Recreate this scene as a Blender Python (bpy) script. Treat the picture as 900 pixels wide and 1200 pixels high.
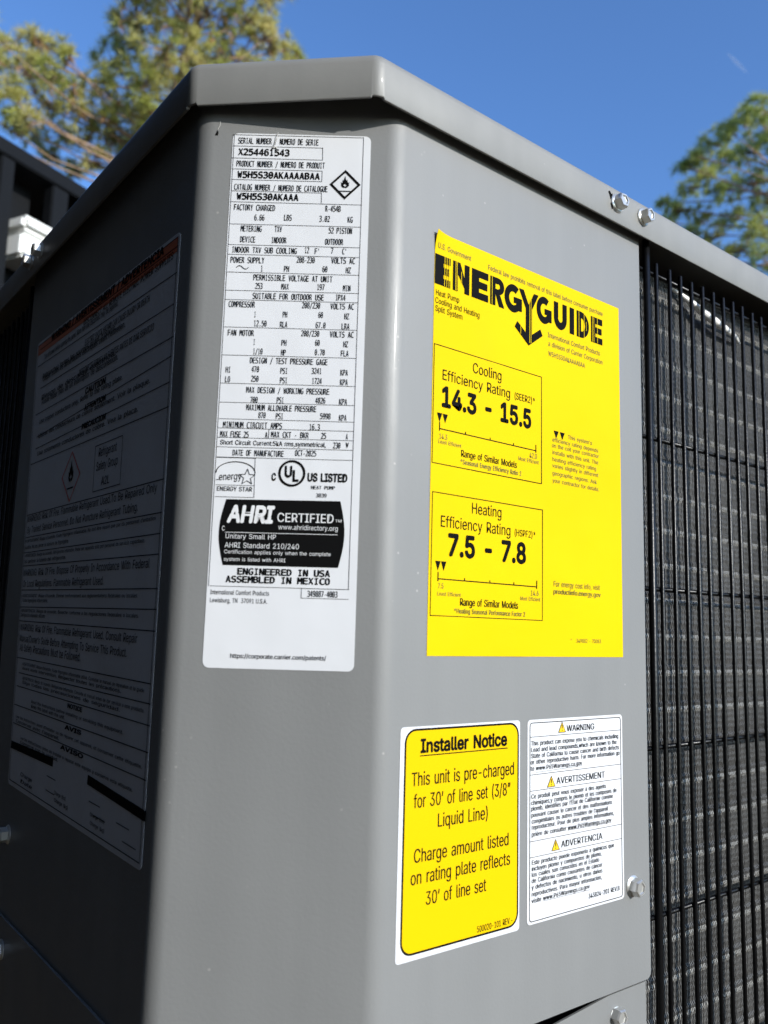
import bpy, bmesh, math, random
from mathutils import Vector, Matrix
C = bpy.context.scene.collection
scn = bpy.context.scene
for o in list(bpy.data.objects): bpy.data.objects.remove(o)

# ------------------------------------------------------------------ camera
H = 0.85                      # height of the panel datum (top of the energy label) above the ground
YAW, PITCH, ROLL = math.radians(51.786), math.radians(8.2335), math.radians(1.606)
CAM = Vector((-0.20839, -0.26185, -0.17749 + H))
fwd = Vector((math.cos(PITCH)*math.cos(YAW), math.cos(PITCH)*math.sin(YAW), math.sin(PITCH)))
rgt = Vector((math.sin(YAW), -math.cos(YAW), 0)); upv = rgt.cross(fwd)
r2 = math.cos(ROLL)*rgt + math.sin(ROLL)*upv; u2 = -math.sin(ROLL)*rgt + math.cos(ROLL)*upv
cd = bpy.data.cameras.new('camera'); cam = bpy.data.objects.new('camera', cd); C.objects.link(cam)
cam.matrix_world = Matrix(((r2.x, u2.x, -fwd.x, CAM.x), (r2.y, u2.y, -fwd.y, CAM.y), (r2.z, u2.z, -fwd.z, CAM.z), (0, 0, 0, 1)))
cd.sensor_fit = 'VERTICAL'; cd.sensor_height = 24; cd.lens = 24*975.23/1200
cd.clip_start = 0.01; cd.clip_end = 3000
cd.dof.use_dof = True; cd.dof.focus_distance = 0.42; cd.dof.aperture_fstop = 8.5
scn.camera = cam

# ------------------------------------------------------------------ sky, sun, exposure
SUN_EL, SUN_ROT = math.radians(20.5), math.radians(169.5)
w = bpy.data.worlds.new('World'); scn.world = w; w.use_nodes = True
nt = w.node_tree; bg = nt.nodes['Background']
sky = nt.nodes.new('ShaderNodeTexSky'); sky.sky_type = 'NISHITA'; sky.sun_disc = False
sky.sun_elevation = SUN_EL; sky.sun_rotation = SUN_ROT
sky.altitude = 0; sky.air_density = 1.0; sky.dust_density = 1.5; sky.ozone_density = 3.0
tint = nt.nodes.new('ShaderNodeMix'); tint.data_type = 'RGBA'; tint.blend_type = 'MULTIPLY'; tint.inputs['Factor'].default_value = 1.0   # camera white balance
tint.inputs['B'].default_value = (0.80, 1.08, 1.44, 1)
nt.links.new(sky.outputs[0], tint.inputs['A']); nt.links.new(tint.outputs['Result'], bg.inputs[0]); bg.inputs[1].default_value = 0.15
sd = bpy.data.lights.new('sun', 'SUN'); sd.energy = 4.25; sd.angle = math.radians(0.53); sd.color = (1.0, 0.965, 0.905)
sun = bpy.data.objects.new('sun', sd); C.objects.link(sun)
S = Vector((math.sin(SUN_ROT)*math.cos(SUN_EL), math.cos(SUN_ROT)*math.cos(SUN_EL), math.sin(SUN_EL)))
sun.rotation_euler = (-S).to_track_quat('-Z', 'Y').to_euler(); sun.location = S*20
vs = scn.view_settings; vs.view_transform = 'Standard'; vs.look = 'None'; vs.exposure = 0.30; vs.gamma = 1.0; vs.use_curve_mapping = False

# ------------------------------------------------------------------ materials
def mat(name, col, rough=0.5, metal=0.0, spec=0.5, noise=None, bump=None, coat=0.0, rvar=None, trans=0, crough=.2, specks=0, streak=0):
    """noise=(scale, colour2, lo, hi)  bump=[(scale, strength, distance)...]"""
    m = bpy.data.materials.new(name); m.use_nodes = True; n = m.node_tree; b = n.nodes['Principled BSDF']
    b.inputs['Base Color'].default_value = (*col, 1); b.inputs['Roughness'].default_value = rough
    b.inputs['Metallic'].default_value = metal; b.inputs['Specular IOR Level'].default_value = spec
    b.inputs['Coat Weight'].default_value = coat; b.inputs['Coat Roughness'].default_value = crough
    tc = n.nodes.new('ShaderNodeTexCoord')
    if noise:
        t = n.nodes.new('ShaderNodeTexNoise'); t.inputs['Scale'].default_value = noise[0]; t.inputs['Detail'].default_value = 6
        r = n.nodes.new('ShaderNodeValToRGB'); r.color_ramp.elements[0].position = noise[2]; r.color_ramp.elements[1].position = noise[3]
        r.color_ramp.elements[0].color = (*col, 1); r.color_ramp.elements[1].color = (*noise[1], 1)
        n.links.new(tc.outputs['Object'], t.inputs['Vector']); n.links.new(t.outputs[0], r.inputs[0]); n.links.new(r.outputs[0], b.inputs['Base Color'])
    if rvar:
        t = n.nodes.new('ShaderNodeTexNoise'); t.inputs['Scale'].default_value = rvar[0]; t.inputs['Detail'].default_value = 8
        mr = n.nodes.new('ShaderNodeMapRange'); mr.inputs['From Min'].default_value = .3; mr.inputs['From Max'].default_value = .7
        mr.inputs['To Min'].default_value = rvar[1]; mr.inputs['To Max'].default_value = rvar[2]
        n.links.new(tc.outputs['Object'], t.inputs['Vector']); n.links.new(t.outputs[0], mr.inputs[0]); n.links.new(mr.outputs[0], b.inputs['Roughness'])
    if streak:                                            # faint vertical water marks
        mp = n.nodes.new('ShaderNodeMapping'); mp.inputs['Scale'].default_value = (55, 55, 2.2)
        t = n.nodes.new('ShaderNodeTexNoise'); t.inputs['Scale'].default_value = 1; t.inputs['Detail'].default_value = 5
        mr = n.nodes.new('ShaderNodeMapRange'); mr.inputs['From Min'].default_value = .35; mr.inputs['From Max'].default_value = .7; mr.inputs['To Min'].default_value = 1-streak; mr.inputs['To Max'].default_value = 1+streak
        mv = n.nodes.new('ShaderNodeVectorMath'); mv.operation = 'SCALE'
        n.links.new(tc.outputs['Object'], mp.inputs[0]); n.links.new(mp.outputs[0], t.inputs['Vector']); n.links.new(t.outputs[0], mr.inputs[0])
        n.links.new(b.inputs['Base Color'].links[0].from_socket, mv.inputs[0]); n.links.new(mr.outputs[0], mv.inputs['Scale']); n.links.new(mv.outputs[0], b.inputs['Base Color'])
    if specks:                                            # scattered dust specks
        vo = n.nodes.new('ShaderNodeTexVoronoi'); vo.inputs['Scale'].default_value = 130; vo.inputs['Randomness'].default_value = 1
        no = n.nodes.new('ShaderNodeTexNoise'); no.inputs['Scale'].default_value = 17; no.inputs['Detail'].default_value = 4
        m1 = n.nodes.new('ShaderNodeMapRange'); m1.inputs['From Min'].default_value = .09; m1.inputs['From Max'].default_value = .04
        m2 = n.nodes.new('ShaderNodeMapRange'); m2.inputs['From Min'].default_value = .56; m2.inputs['From Max'].default_value = .64
        mu = n.nodes.new('ShaderNodeMath'); mu.operation = 'MULTIPLY'; mu2 = n.nodes.new('ShaderNodeMath'); mu2.operation = 'MULTIPLY'; mu2.inputs[1].default_value = .45
        mx = n.nodes.new('ShaderNodeMix'); mx.data_type = 'RGBA'; mx.inputs['B'].default_value = (.42, .41, .38, 1)
        n.links.new(tc.outputs['Object'], vo.inputs['Vector']); n.links.new(tc.outputs['Object'], no.inputs['Vector'])
        n.links.new(vo.outputs['Distance'], m1.inputs[0]); n.links.new(no.outputs[0], m2.inputs[0])
        n.links.new(m1.outputs[0], mu.inputs[0]); n.links.new(m2.outputs[0], mu.inputs[1]); n.links.new(mu.outputs[0], mu2.inputs[0]); n.links.new(mu2.outputs[0], mx.inputs['Factor'])
        n.links.new(b.inputs['Base Color'].links[0].from_socket, mx.inputs['A']); n.links.new(mx.outputs['Result'], b.inputs['Base Color'])
    if trans:
        tr = n.nodes.new('ShaderNodeBsdfTranslucent'); mx = n.nodes.new('ShaderNodeMixShader'); mx.inputs[0].default_value = trans
        src = b.inputs['Base Color'].links[0].from_socket; n.links.new(src, tr.inputs[0])
        n.links.new(b.outputs[0], mx.inputs[1]); n.links.new(tr.outputs[0], mx.inputs[2]); n.links.new(mx.outputs[0], n.nodes['Material Output'].inputs[0])
    prev = None
    for sc_, st, dist in (bump or []):
        t = n.nodes.new('ShaderNodeTexNoise'); t.inputs['Scale'].default_value = sc_; t.inputs['Detail'].default_value = 3
        bp = n.nodes.new('ShaderNodeBump'); bp.inputs['Strength'].default_value = st; bp.inputs['Distance'].default_value = dist
        n.links.new(tc.outputs['Object'], t.inputs['Vector']); n.links.new(t.outputs[0], bp.inputs['Height'])
        if prev: n.links.new(prev.outputs[0], bp.inputs['Normal'])
        prev = bp
    if prev: n.links.new(prev.outputs[0], b.inputs['Normal'])
    return m
M = {}
M['paint'] = mat('grey_powder_paint', (0.184, 0.186, 0.184), 0.50, 0.06, 0.34, bump=[(4, 0.5, 0.008), (700, 0.2, 0.0003)], rvar=(35, .46, .55), noise=(7, (0.196, 0.198, 0.196), .35, .65), coat=.035, crough=.10, specks=.02, streak=.03)
M['lid'] = mat('grey_lid_paint', (0.200, 0.199, 0.191), 0.50, 0.06, 0.36, bump=[(7, 0.45, 0.006), (600, 0.12, 0.0003)], rvar=(25, .45, .56), noise=(26, (0.222, 0.220, 0.210), .4, .65), coat=.06, crough=.10, specks=.03, streak=.04)
M['edge'] = mat('cut_sheet_edge', (0.3, 0.3, 0.29), 0.45, 0.3)
M['white'] = mat('white_label_paper', (0.585, 0.592, 0.612), 0.5, 0, 0.2, bump=[(14, 0.6, 0.003), (60, .25, .0008)])
M['yellow'] = mat('yellow_label_paper', (0.655, 0.455, 0.001), 0.55, 0, 0.05, bump=[(16, 0.6, 0.003), (60, .25, .0008)], noise=(11, (0.625, 0.43, 0.001), .35, .65))
M['yellow2'] = mat('yellow_notice_ink', (0.64, 0.42, 0.001), 0.55, 0, 0.05)
M['warn'] = mat('warning_triangle_ink', (0.75, 0.48, 0.01), 0.4)
M['ink'] = mat('black_print', (0.004, 0.004, 0.0042), 0.6, 0, 0.04)
M['dim'] = mat('faded_print', (0.13, 0.11, 0.012), 0.45, 0, 0.4)
M['wink'] = mat('white_print', (0.62, 0.62, 0.63), 0.45)
M['orange'] = mat('orange_print', (0.50, 0.085, 0.012), 0.4)
M['red'] = mat('red_print', (0.55, 0.05, 0.03), 0.4)
M['zinc'] = mat('zinc_screw', (0.60, 0.59, 0.56), 0.30, 0.7, bump=[(300, .12, .0003)])
M['black'] = mat('black_vinyl_wire', (0.004, 0.004, 0.0044), 0.3, 0, 0.25, bump=[(500, .3, .0005)])
M['rib'] = mat('fin_rib_glint', (0.27, 0.265, 0.25), 0.4, 0.2)  # sun glint along the fin ribs, painted as a lighter colour
M['fin'] = mat('aluminium_fins', (0.112, 0.110, 0.106), 0.45, 0.2, noise=(22, (0.075, 0.073, 0.070), .38, .64))
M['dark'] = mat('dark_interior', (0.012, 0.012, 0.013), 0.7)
M['tube'] = mat('bright_tube', (0.86, 0.85, 0.82), 0.38, 0.15)
M['shed'] = mat('charcoal_steel', (0.0055, 0.0062, 0.0075), 0.6, 0, 0.12, bump=[(6, .3, .01)])
M['wbox'] = mat('white_plastic', (0.78, 0.78, 0.74), 0.4)
M['timber'] = mat('blocker_timber', (0.010, 0.012, 0.016), 0.8, 0, 0.1, noise=(12, (0.007, 0.008, 0.011), .35, .65))
M['hole'] = mat('slot_shade_and_chip', (0.004, 0.004, 0.004), 0.9, 0, 0.1)
M['lint'] = mat('grey_lint', (0.42, 0.41, 0.39), 0.8)
M['bark'] = mat('pine_bark', (0.26, 0.17, 0.11), 0.9, 0, 0.2, noise=(9, (0.36, 0.25, 0.17), .35, .65), bump=[(20, .8, .05)])
M['needle'] = mat('pine_needles', (0.38, 0.41, 0.10), 0.6, 0, 0.3, noise=(1.6, (0.62, 0.54, 0.21), .35, .66), trans=.42)
M['needle2'] = mat('pine_needles_green', (0.33, 0.41, 0.11), 0.6, 0, 0.3, noise=(1.4, (0.52, 0.52, 0.16), .35, .66), trans=.42)
M['brown'] = mat('dead_needles', (0.36, 0.21, 0.10), 0.8, 0, 0.2)
M['ground'] = mat('pine_straw_ground', (0.05, 0.042, 0.022), 0.95, 0, 0.1, noise=(2.2, (0.085, 0.055, 0.03), .35, .65), bump=[(30, .8, .05)])
M['conc'] = mat('concrete', (0.33, 0.32, 0.30), 0.9, 0, 0.2, noise=(9, (0.25, 0.245, 0.23), .35, .65), bump=[(120, .3, .004)])

# ------------------------------------------------------------------ helpers
def obj(name, verts, faces, m, parent=None, smooth=False, label=None, kind=None):
    me = bpy.data.meshes.new(name); me.from_pydata([tuple(v) for v in verts], [], faces); me.update()
    if smooth:
        for p in me.polygons: p.use_smooth = True
    for mm in (m if isinstance(m, list) else [m]): me.materials.append(mm)
    o = bpy.data.objects.new(name, me); C.objects.link(o)
    if parent: o.parent = parent
    if label: o['label'] = label
    if kind: o['kind'] = kind
    return o
def thing(name, label, cat, loc, group=None):
    o = bpy.data.objects.new(name, None); C.objects.link(o); o.location = loc; o['label'] = label; o['category'] = cat
    if group: o['group'] = group
    return o
def auto(o, deg=35):
    me = o.data
    for p in me.polygons: p.use_smooth = True
    bm = bmesh.new(); bm.from_mesh(me); a = math.radians(deg)
    for e in bm.edges:
        if len(e.link_faces) == 2 and e.calc_face_angle(0) > a: e.smooth = False
    bm.to_mesh(me); bm.free()
class MB:
    def __init__(s): s.v = []; s.f = []
    def add(s, v, f):
        b = len(s.v); s.v += [Vector(p) for p in v]; s.f += [tuple(i + b for i in q) for q in f]
    def box(s, x0, x1, y0, y1, z0, z1):
        s.add([(x0,y0,z0),(x1,y0,z0),(x1,y1,z0),(x0,y1,z0),(x0,y0,z1),(x1,y0,z1),(x1,y1,z1),(x0,y1,z1)],
              [(0,3,2,1),(4,5,6,7),(0,1,5,4),(1,2,6,5),(2,3,7,6),(3,0,4,7)])
    def tube(s, pts, rad, n=8, cap=True):
        pts = [Vector(p) for p in pts]; rad = rad if isinstance(rad, (list, tuple)) else [rad]*len(pts)
        b = len(s.v); prev = None
        for i, p in enumerate(pts):
            t = (pts[min(i+1, len(pts)-1)] - pts[max(i-1, 0)]).normalized()
            a = prev if prev else (Vector((1,0,0)) if abs(t.x) < .8 else Vector((0,1,0)))
            a = (a - t*a.dot(t)).normalized(); prev = a; c = t.cross(a)
            for k in range(n):
                an = 2*math.pi*k/n; s.v.append(p + (a*math.cos(an) + c*math.sin(an))*rad[i])
        for i in range(len(pts)-1):
            for k in range(n):
                q = b+i*n; s.f.append((q+k, q+(k+1)%n, q+n+(k+1)%n, q+n+k))
        if cap:
            s.f.append(tuple(b+k for k in reversed(range(n)))); q = b+(len(pts)-1)*n; s.f.append(tuple(q+k for k in range(n)))
    def build(s, name, m, parent=None, **k): return obj(name, s.v, s.f, m, parent, **k)

def rounded(pts, rads, n=10, closed=False):
    """polyline with filleted corners -> list of (Vector2, outward normal (left of travel), in_bend)"""
    P = [Vector(p) for p in pts]; out = []; N = len(P)
    for i, p in enumerate(P):
        if not closed and i in (0, N-1):
            d = (P[1]-P[0]).normalized() if i == 0 else (P[-1]-P[-2]).normalized()
            out.append((p, Vector((-d.y, d.x)), False)); continue
        a = (P[i-1]-p).normalized(); b = (P[(i+1) % N]-p).normalized(); r = rads[i]
        half = a.angle(b)/2; tl = r/math.tan(half); c = p + (a+b).normalized()*(r/math.sin(half))
        s0 = p+a*tl-c; s1 = p+b*tl-c; ang = s0.angle(s1); sg = 1 if s0.x*s1.y-s0.y*s1.x > 0 else -1
        n1 = Vector((-b.y, b.x)); n0 = Vector((a.y, -a.x))
        for k in range(n+1):
            t = sg*ang*k/n; v = Vector((s0.x*math.cos(t)-s0.y*math.sin(t), s0.x*math.sin(t)+s0.y*math.cos(t)))
            nn = v.normalized()
            if nn.dot(n0+n1) < 0: nn = -nn
            out.append((c+v, nn, 0 < k < n))
    return out

# ------------------------------------------------------------------ ground and pad
g = MB(); g.add([(-600,-600,0),(600,-600,0),(600,600,0),(-600,600,0)], [(0,1,2,3)])
o = g.build('ground', M['ground']); o['kind'] = 'structure'
g = MB(); g.box(-0.085, 0.75, -0.02, 0.80, 0.002, 0.085)
o = g.build('concrete_pad', M['conc']); o['kind'] = 'structure'

# made-up wall added along the left, outside the frame: it keeps the sky off the cabinet's left face
tw = thing('sky_blocker_wall', 'tall dark wall, added out of view to block sky light from the left face of the cabinet', 'wall', (-0.85, 1.5, 0))
bd = MB(); bd.box(-.03, 0, -.07, .07, .02, 3.5); first = None
rnd = random.Random(2)
for k in range(46):
    if first is None: o = bd.build('blocker_plank', M['timber'], tw); first = o
    else: o = first.copy(); C.objects.link(o); o.parent = tw
    o.location = (rnd.uniform(-.004, .004), -4.4+k*.146, 0)
bd = MB()
for z in (.5, 1.6, 2.7): bd.box(-.08, -.035, -4.5, 2.3, z-.05, z+.05)
bd.build('blocker_rails', M['timber'], tw, kind='stuff')
# ------------------------------------------------------------------ the heat pump
BASE = Vector((0.33, 0.36, 0.085))
hp = thing('heat_pump', 'large grey heat pump cabinet covered with printed labels, filling the picture', 'heat pump', BASE)
TH = math.radians(38.446); V1 = (-0.067, 0.0532); XE, YE = 0.1754, 0.302
def W(x, y, z): return Vector((x, y, z+H)) - BASE          # fitted coordinates -> local to the cabinet
# corner panel: one sheet bent twice
path = rounded([(XE, 0), (0, 0), V1, (V1[0], YE)], [0, .014, .012, 0], 12)
ins = [XE-.0003, XE-.0009, XE-.002, XE-.0032]
path = [path[0]] + [(Vector((x, 0)), Vector((0, -1)), False) for x in ins] + path[1:]
ZT, ZB, TK = .058, -.344, .0011
mb = MB(); cols = len(path); RC = .0032
for p, n, bend in path:
    zb = ZB
    if p.y == 0 and p.x > XE-RC: t = p.x-(XE-RC); zb = ZB + RC - math.sqrt(max(RC*RC-t*t, 0))
    q = p - n*TK
    mb.v += [W(p.x, p.y, ZT), W(p.x, p.y, zb), W(q.x, q.y, zb), W(q.x, q.y, ZT)]
for i in range(cols-1):
    a, b = 4*i, 4*i+4
    mb.f += [(a, a+1, b+1, b), (a+1, a+2, b+2, b+1), (a+2, a+3, b+3, b+2), (a+3, a, b, b+3)]
mb.f += [(3, 2, 1, 0), tuple(4*(cols-1)+k for k in (0, 1, 2, 3))]
panel = mb.build('corner_panel', M['paint'], hp); auto(panel, 30)
# base panel below, set back, with a wider, shallower cut corner
path = rounded([(XE-.001, .0025), (.144, .0025), (-.020, .022), (-.0686, .078), (-.0686, YE)], [0, .004, .02, .014, 0], 6)
mb = MB()
def base_top(p):
    if p.x > .144: return ZB-.0022
    if p.x > -.03: return ZB-.0022-(.144-p.x)*.17
    return -.3785 if p.x > -.055 else -.3375
for p, n, bend in path:
    q = p-n*TK; zt_ = base_top(p); mb.v += [W(p.x, p.y, zt_), W(p.x, p.y, -.62), W(q.x, q.y, -.62), W(q.x, q.y, zt_)]
for i in range(len(path)-1):
    a, b = 4*i, 4*i+4; mb.f += [(a, a+1, b+1, b), (a+2, a+3, b+3, b+2), (a+3, a, b, b+3), (a+1, a+2, b+2, b+1)]
mb.f += [(3, 2, 1, 0), tuple(4*(len(path)-1)+k for k in (0, 1, 2, 3))]
o = mb.build('base_panel', M['paint'], hp); auto(o, 30)
mb = MB(); pl = [(XE-.004, .018), (.06, .026), (-.02, .045), (-.052, .09), (-.052, YE-.01)]  # dark plate added behind the seam so its gap stays black
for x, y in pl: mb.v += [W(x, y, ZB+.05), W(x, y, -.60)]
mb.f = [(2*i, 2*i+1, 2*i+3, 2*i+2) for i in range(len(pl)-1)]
mb.build('seam_light_stop', M['dark'], hp)
# base pan and the two hidden far sides of the cabinet
mb = MB(); mb.box(-.055, .715, .010, .770, -.765, -.62); mb.v = [p+Vector((0,0,H))-BASE for p in mb.v]; mb.build('base_pan', M['paint'], hp)
# lid
LZB, LZT, LR = .0447, .0664, .0055
lpts = [(.735, -.006), (-.016, -.006), (-.074, .052), (-.074, .745), (-.040, .779), (.70, .779), (.735, .745)]
lp = rounded(lpts, [.02, .0080, .0080, .02, .02, .02, .02], 10, True)
prof = [(.0017, LZT-.004, 0), (.0017, LZB+.0006, 1), (.0012, LZB, 1), (.0003, LZB, 1), (0, LZB+.0004, 1)] + [(LR-LR*math.cos(t), LZT-LR+LR*math.sin(t), 0) for t in [math.pi/2*k/8 for k in range(9)]]
mb = MB(); L = len(lp)
for ins_, z, hem in prof:
    for p, n, bend in lp:
        q = p-n*ins_; mb.v.append(W(q.x, q.y, z+(.0009 if hem and bend else 0)))
for j in range(len(prof)-1):
    for i in range(L):
        k = (i+1) % L; mb.f.append((j*L+i, j*L+k, (j+1)*L+k, (j+1)*L+i))
cc = len(mb.v); mb.v += [W(.33, .386, LZT-.004), W(.33, .386, LZT+.012)]; top = (len(prof)-1)*L
for i in range(L):
    k = (i+1) % L; mb.f += [(cc, k, i), (cc+1, top+i, top+k)]
lid = mb.build('lid', M['lid'], hp); 
bm = bmesh.new(); bm.from_mesh(lid.data); bmesh.ops.recalc_face_normals(bm, faces=bm.faces); bm.to_mesh(lid.data); bm.free(); auto(lid, 40)
# screws
def screw(P, axis, rot=0.3, hs=.0037, hh=.0052, parent=hp, lab=None):
    """hex washer-head screw standing off a face at P along axis (fitted coordinates)"""
    ax = Vector(axis).normalized(); a = ax.orthogonal().normalized(); c = ax.cross(a); P = W(*P)
    def ring(r, h, n, ph=0, sc=1): return [P+ax*h+(a*math.cos(2*math.pi*k/n+ph)+c*math.sin(2*math.pi*k/n+ph))*r for k in range(n)]
    def stack(rings, n):
        m_ = MB()
        for r in rings: m_.v += r
        for j in range(len(rings)-1):
            for k in range(n): m_.f.append((j*n+k, j*n+(k+1) % n, (j+1)*n+(k+1) % n, (j+1)*n+k))
        m_.f.append(tuple((len(rings)-1)*n+k for k in range(n))); return m_
    R_ = hs/math.cos(math.pi/6)
    sc_ = stack([ring(R_, .0006, 6, rot), ring(R_, hh*.86, 6, rot), ring(R_*.86, hh, 6, rot), ring(R_*.66, hh, 6, rot), ring(R_*.55, hh-.0006, 6, rot)], 6).build('screw', M['zinc'], parent)
    wr = stack([ring(hs*1.42, -.0005, 20), ring(hs*1.42, .0003, 20), ring(hs*1.30, .0007, 20), ring(hs*.9, .0013, 20)], 20).build('washer', M['zinc'], sc_); auto(wr, 45)
    return sc_
screw((.1475, -.0061, .0555), (0, -1, .04), .35); screw((.1712, -.0061, .0558), (.06, -1, -.03), .75)
screw((.1612, 0, -.2985), (0, -1, 0), .5); screw((.1500, .0034, -.3565), (-.02, -1, 0.02), .2)
screw((-.0741, .268, .0555), (-1, 0, 0), .4); screw((-.0741, .289, .0555), (-1, 0.05, .03), .1)
screw((-.067, .252, -.296), (-1, 0, 0), .3); screw((-.0686, .240, -.353), (-1, 0, 0), .6)
# flat black patches painting the shade inside the punched slots beside the lid screws
mb = MB()
for q in ([(.1398,.0598),(.1408,.0606),(.1424,.0592),(.1434,.0598),(.1430,.0572),(.1418,.0560),(.1410,.0578)], [(.1416,.0535),(.1424,.0546),(.1432,.0530),(.1436,.0512),(.1428,.0505)]):
    mb.add([W(x, -.00625, z) for x, z in q], [tuple(range(len(q)))])
mb.build('slot_shade_patch', M['hole'], hp)

# wire guard (right and left openings)
def guard(side):
    gd = bpy.data.objects.new('wire_guard', None); C.objects.link(gd); gd.parent = hp
    rnd = random.Random(3 if side == 'R' else 4)
    def G(s, d, z): return W(s, d, z) if side == 'R' else W(V1[0]+.002+d, s, z)   # s along the face, d inwards
    s0 = .1826 if side == 'R' else .312
    sp = .01183; nv = 43 if side == 'R' else 32
    xs = [s0] + [s0+.0100+sp*k for k in range(nv)]
    vz = {}
    for i, x in enumerate(xs):
        m_ = MB(); thick = i == 0
        r = .0021 if thick else .00128; ztop = .0486 if thick else .0370-.00004*i + rnd.uniform(-.0006, .0006); j = [rnd.uniform(-.0008, .0008) for _ in range(3)]
        m_.tube([G(x+j[0], 0, -.62), G(x+j[1], .0, -.3), G(x+j[2], 0, ztop-.0006), G(x+j[2], 0, ztop-.0001), G(x+j[2], 0, ztop)], [r, r, r, r*.8, r*.35], 8)
        o_ = m_.build('guard_wire', M['black'], gd, smooth=True)
    for z in (.0313, -.0662, -.1500, -.2335, -.3172, -.4010, -.4850, -.5690):
        m_ = MB(); m_.tube([G(s0-.012, .0022, z-.0003), G(s0+.1, .0022, z+.0006), G(xs[-1]+.01, .0022, z+.003)], .0013, 8)
        m_.build('cross_wire', M['black'], gd, smooth=True)
    return gd
guard('R'); guard('L')

# fin coil behind the guard
ROW = .02052
def coil(side):
    D = .0175
    def G(s, d, z): return W(s, d, z) if side == 'R' else W(V1[0]+d, s, z)
    s0, s1 = (.150, .42) if side == 'R' else (.28, .42)
    pitch = .00160; n = int((s1-s0)/pitch); zt, zbm = .0415, -.62
    # profile of a fin's front edge: a raised double rib at every tube row and shallow louvres between
    zs = []; ds = []; z = zt; k0 = -.0313
    step = ROW/12
    nz = int((zt-zbm)/step)
    for k in range(nz):
        z = zt-k*step; ph = ((z-k0)/ROW) % 1.0; i = int(round(ph*12)) % 12
        ds.append([-.0005, .0000, -.0003, .0006, .0004, .0000, .0003, .0000, .0003, .0000, .0003, .0001][i]); zs.append(z)
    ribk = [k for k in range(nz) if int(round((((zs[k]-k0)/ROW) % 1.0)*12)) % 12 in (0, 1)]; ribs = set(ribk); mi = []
    rnd = random.Random(8); v = []; f = []; t = .00085
    for i in range(n):
        s = s0+i*pitch; b = len(v); off = rnd.uniform(-.00005, .00005); s += rnd.uniform(-.0001, .0001)
        for k in range(nz):
            j = rnd.uniform(-.00003, .00003); d = D+ds[k]+off+rnd.uniform(-.00004, .00004)
            v += [G(s+j, d, zs[k]), G(s+j+t, d, zs[k]), G(s+j+t, D+.007, zs[k]), G(s+j, D+.007, zs[k])]
        for k in range(nz-1):
            a = b+4*k; c = a+4
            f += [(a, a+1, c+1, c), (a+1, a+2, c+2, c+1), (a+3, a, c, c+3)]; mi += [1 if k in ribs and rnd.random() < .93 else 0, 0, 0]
    co = bpy.data.objects.new('coil', None); C.objects.link(co); co.parent = hp
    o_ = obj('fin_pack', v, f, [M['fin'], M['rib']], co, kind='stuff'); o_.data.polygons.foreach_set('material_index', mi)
    m_ = MB(); a0 = .420 if side == 'R' else .42
    for k in range(32):                                  # tubes run through the fins
        z = k0+ROW*2-ROW*k
        if z > zt-.004: continue
        q = MB(); q.tube([G(s0, D+.0062, z), G(.70, D+.0062, z)], .0042, 8); q.build('coil_tube', M['fin'], co, smooth=True)
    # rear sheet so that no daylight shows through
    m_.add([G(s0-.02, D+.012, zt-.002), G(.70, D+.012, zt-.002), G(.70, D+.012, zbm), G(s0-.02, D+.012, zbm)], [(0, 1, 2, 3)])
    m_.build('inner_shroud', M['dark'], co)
    return co
cR = coil('R'); coil('L')
# dark inner walls closing the cabinet above the coil
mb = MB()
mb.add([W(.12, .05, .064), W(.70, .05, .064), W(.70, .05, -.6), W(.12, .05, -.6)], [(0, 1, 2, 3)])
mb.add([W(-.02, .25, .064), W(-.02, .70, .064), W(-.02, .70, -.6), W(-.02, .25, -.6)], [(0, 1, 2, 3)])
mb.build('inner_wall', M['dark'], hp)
# far walls
mb = MB()
mb.add([W(.72, .01, .06), W(.72, .765, .06), W(.72, .765, -.62), W(.72, .01, -.62)], [(0, 1, 2, 3)])
mb.add([W(-.06, .765, .06), W(.72, .765, .06), W(.72, .765, -.62), W(-.06, .765, -.62)], [(3, 2, 1, 0)])
mb.build('rear_panel', M['paint'], hp)
# bright curved tube above the coil, catching the sun between the wires
arc = [(.231, .0165, .0395), (.240, .0140, .0362), (.248, .0115, .0322), (.257, .0095, .0280), (.270, .0092, .0254), (.284, .0095, .0236), (.298, .0110, .0226), (.310, .0150, .0222)]
mb = MB(); mb.tube([W(*p) for p in arc], [.0010, .0014, .0020, .0024, .0025, .0021, .0015, .0010], 10)
mb.build('curved_tube', M['tube'], cR, smooth=True)

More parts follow.
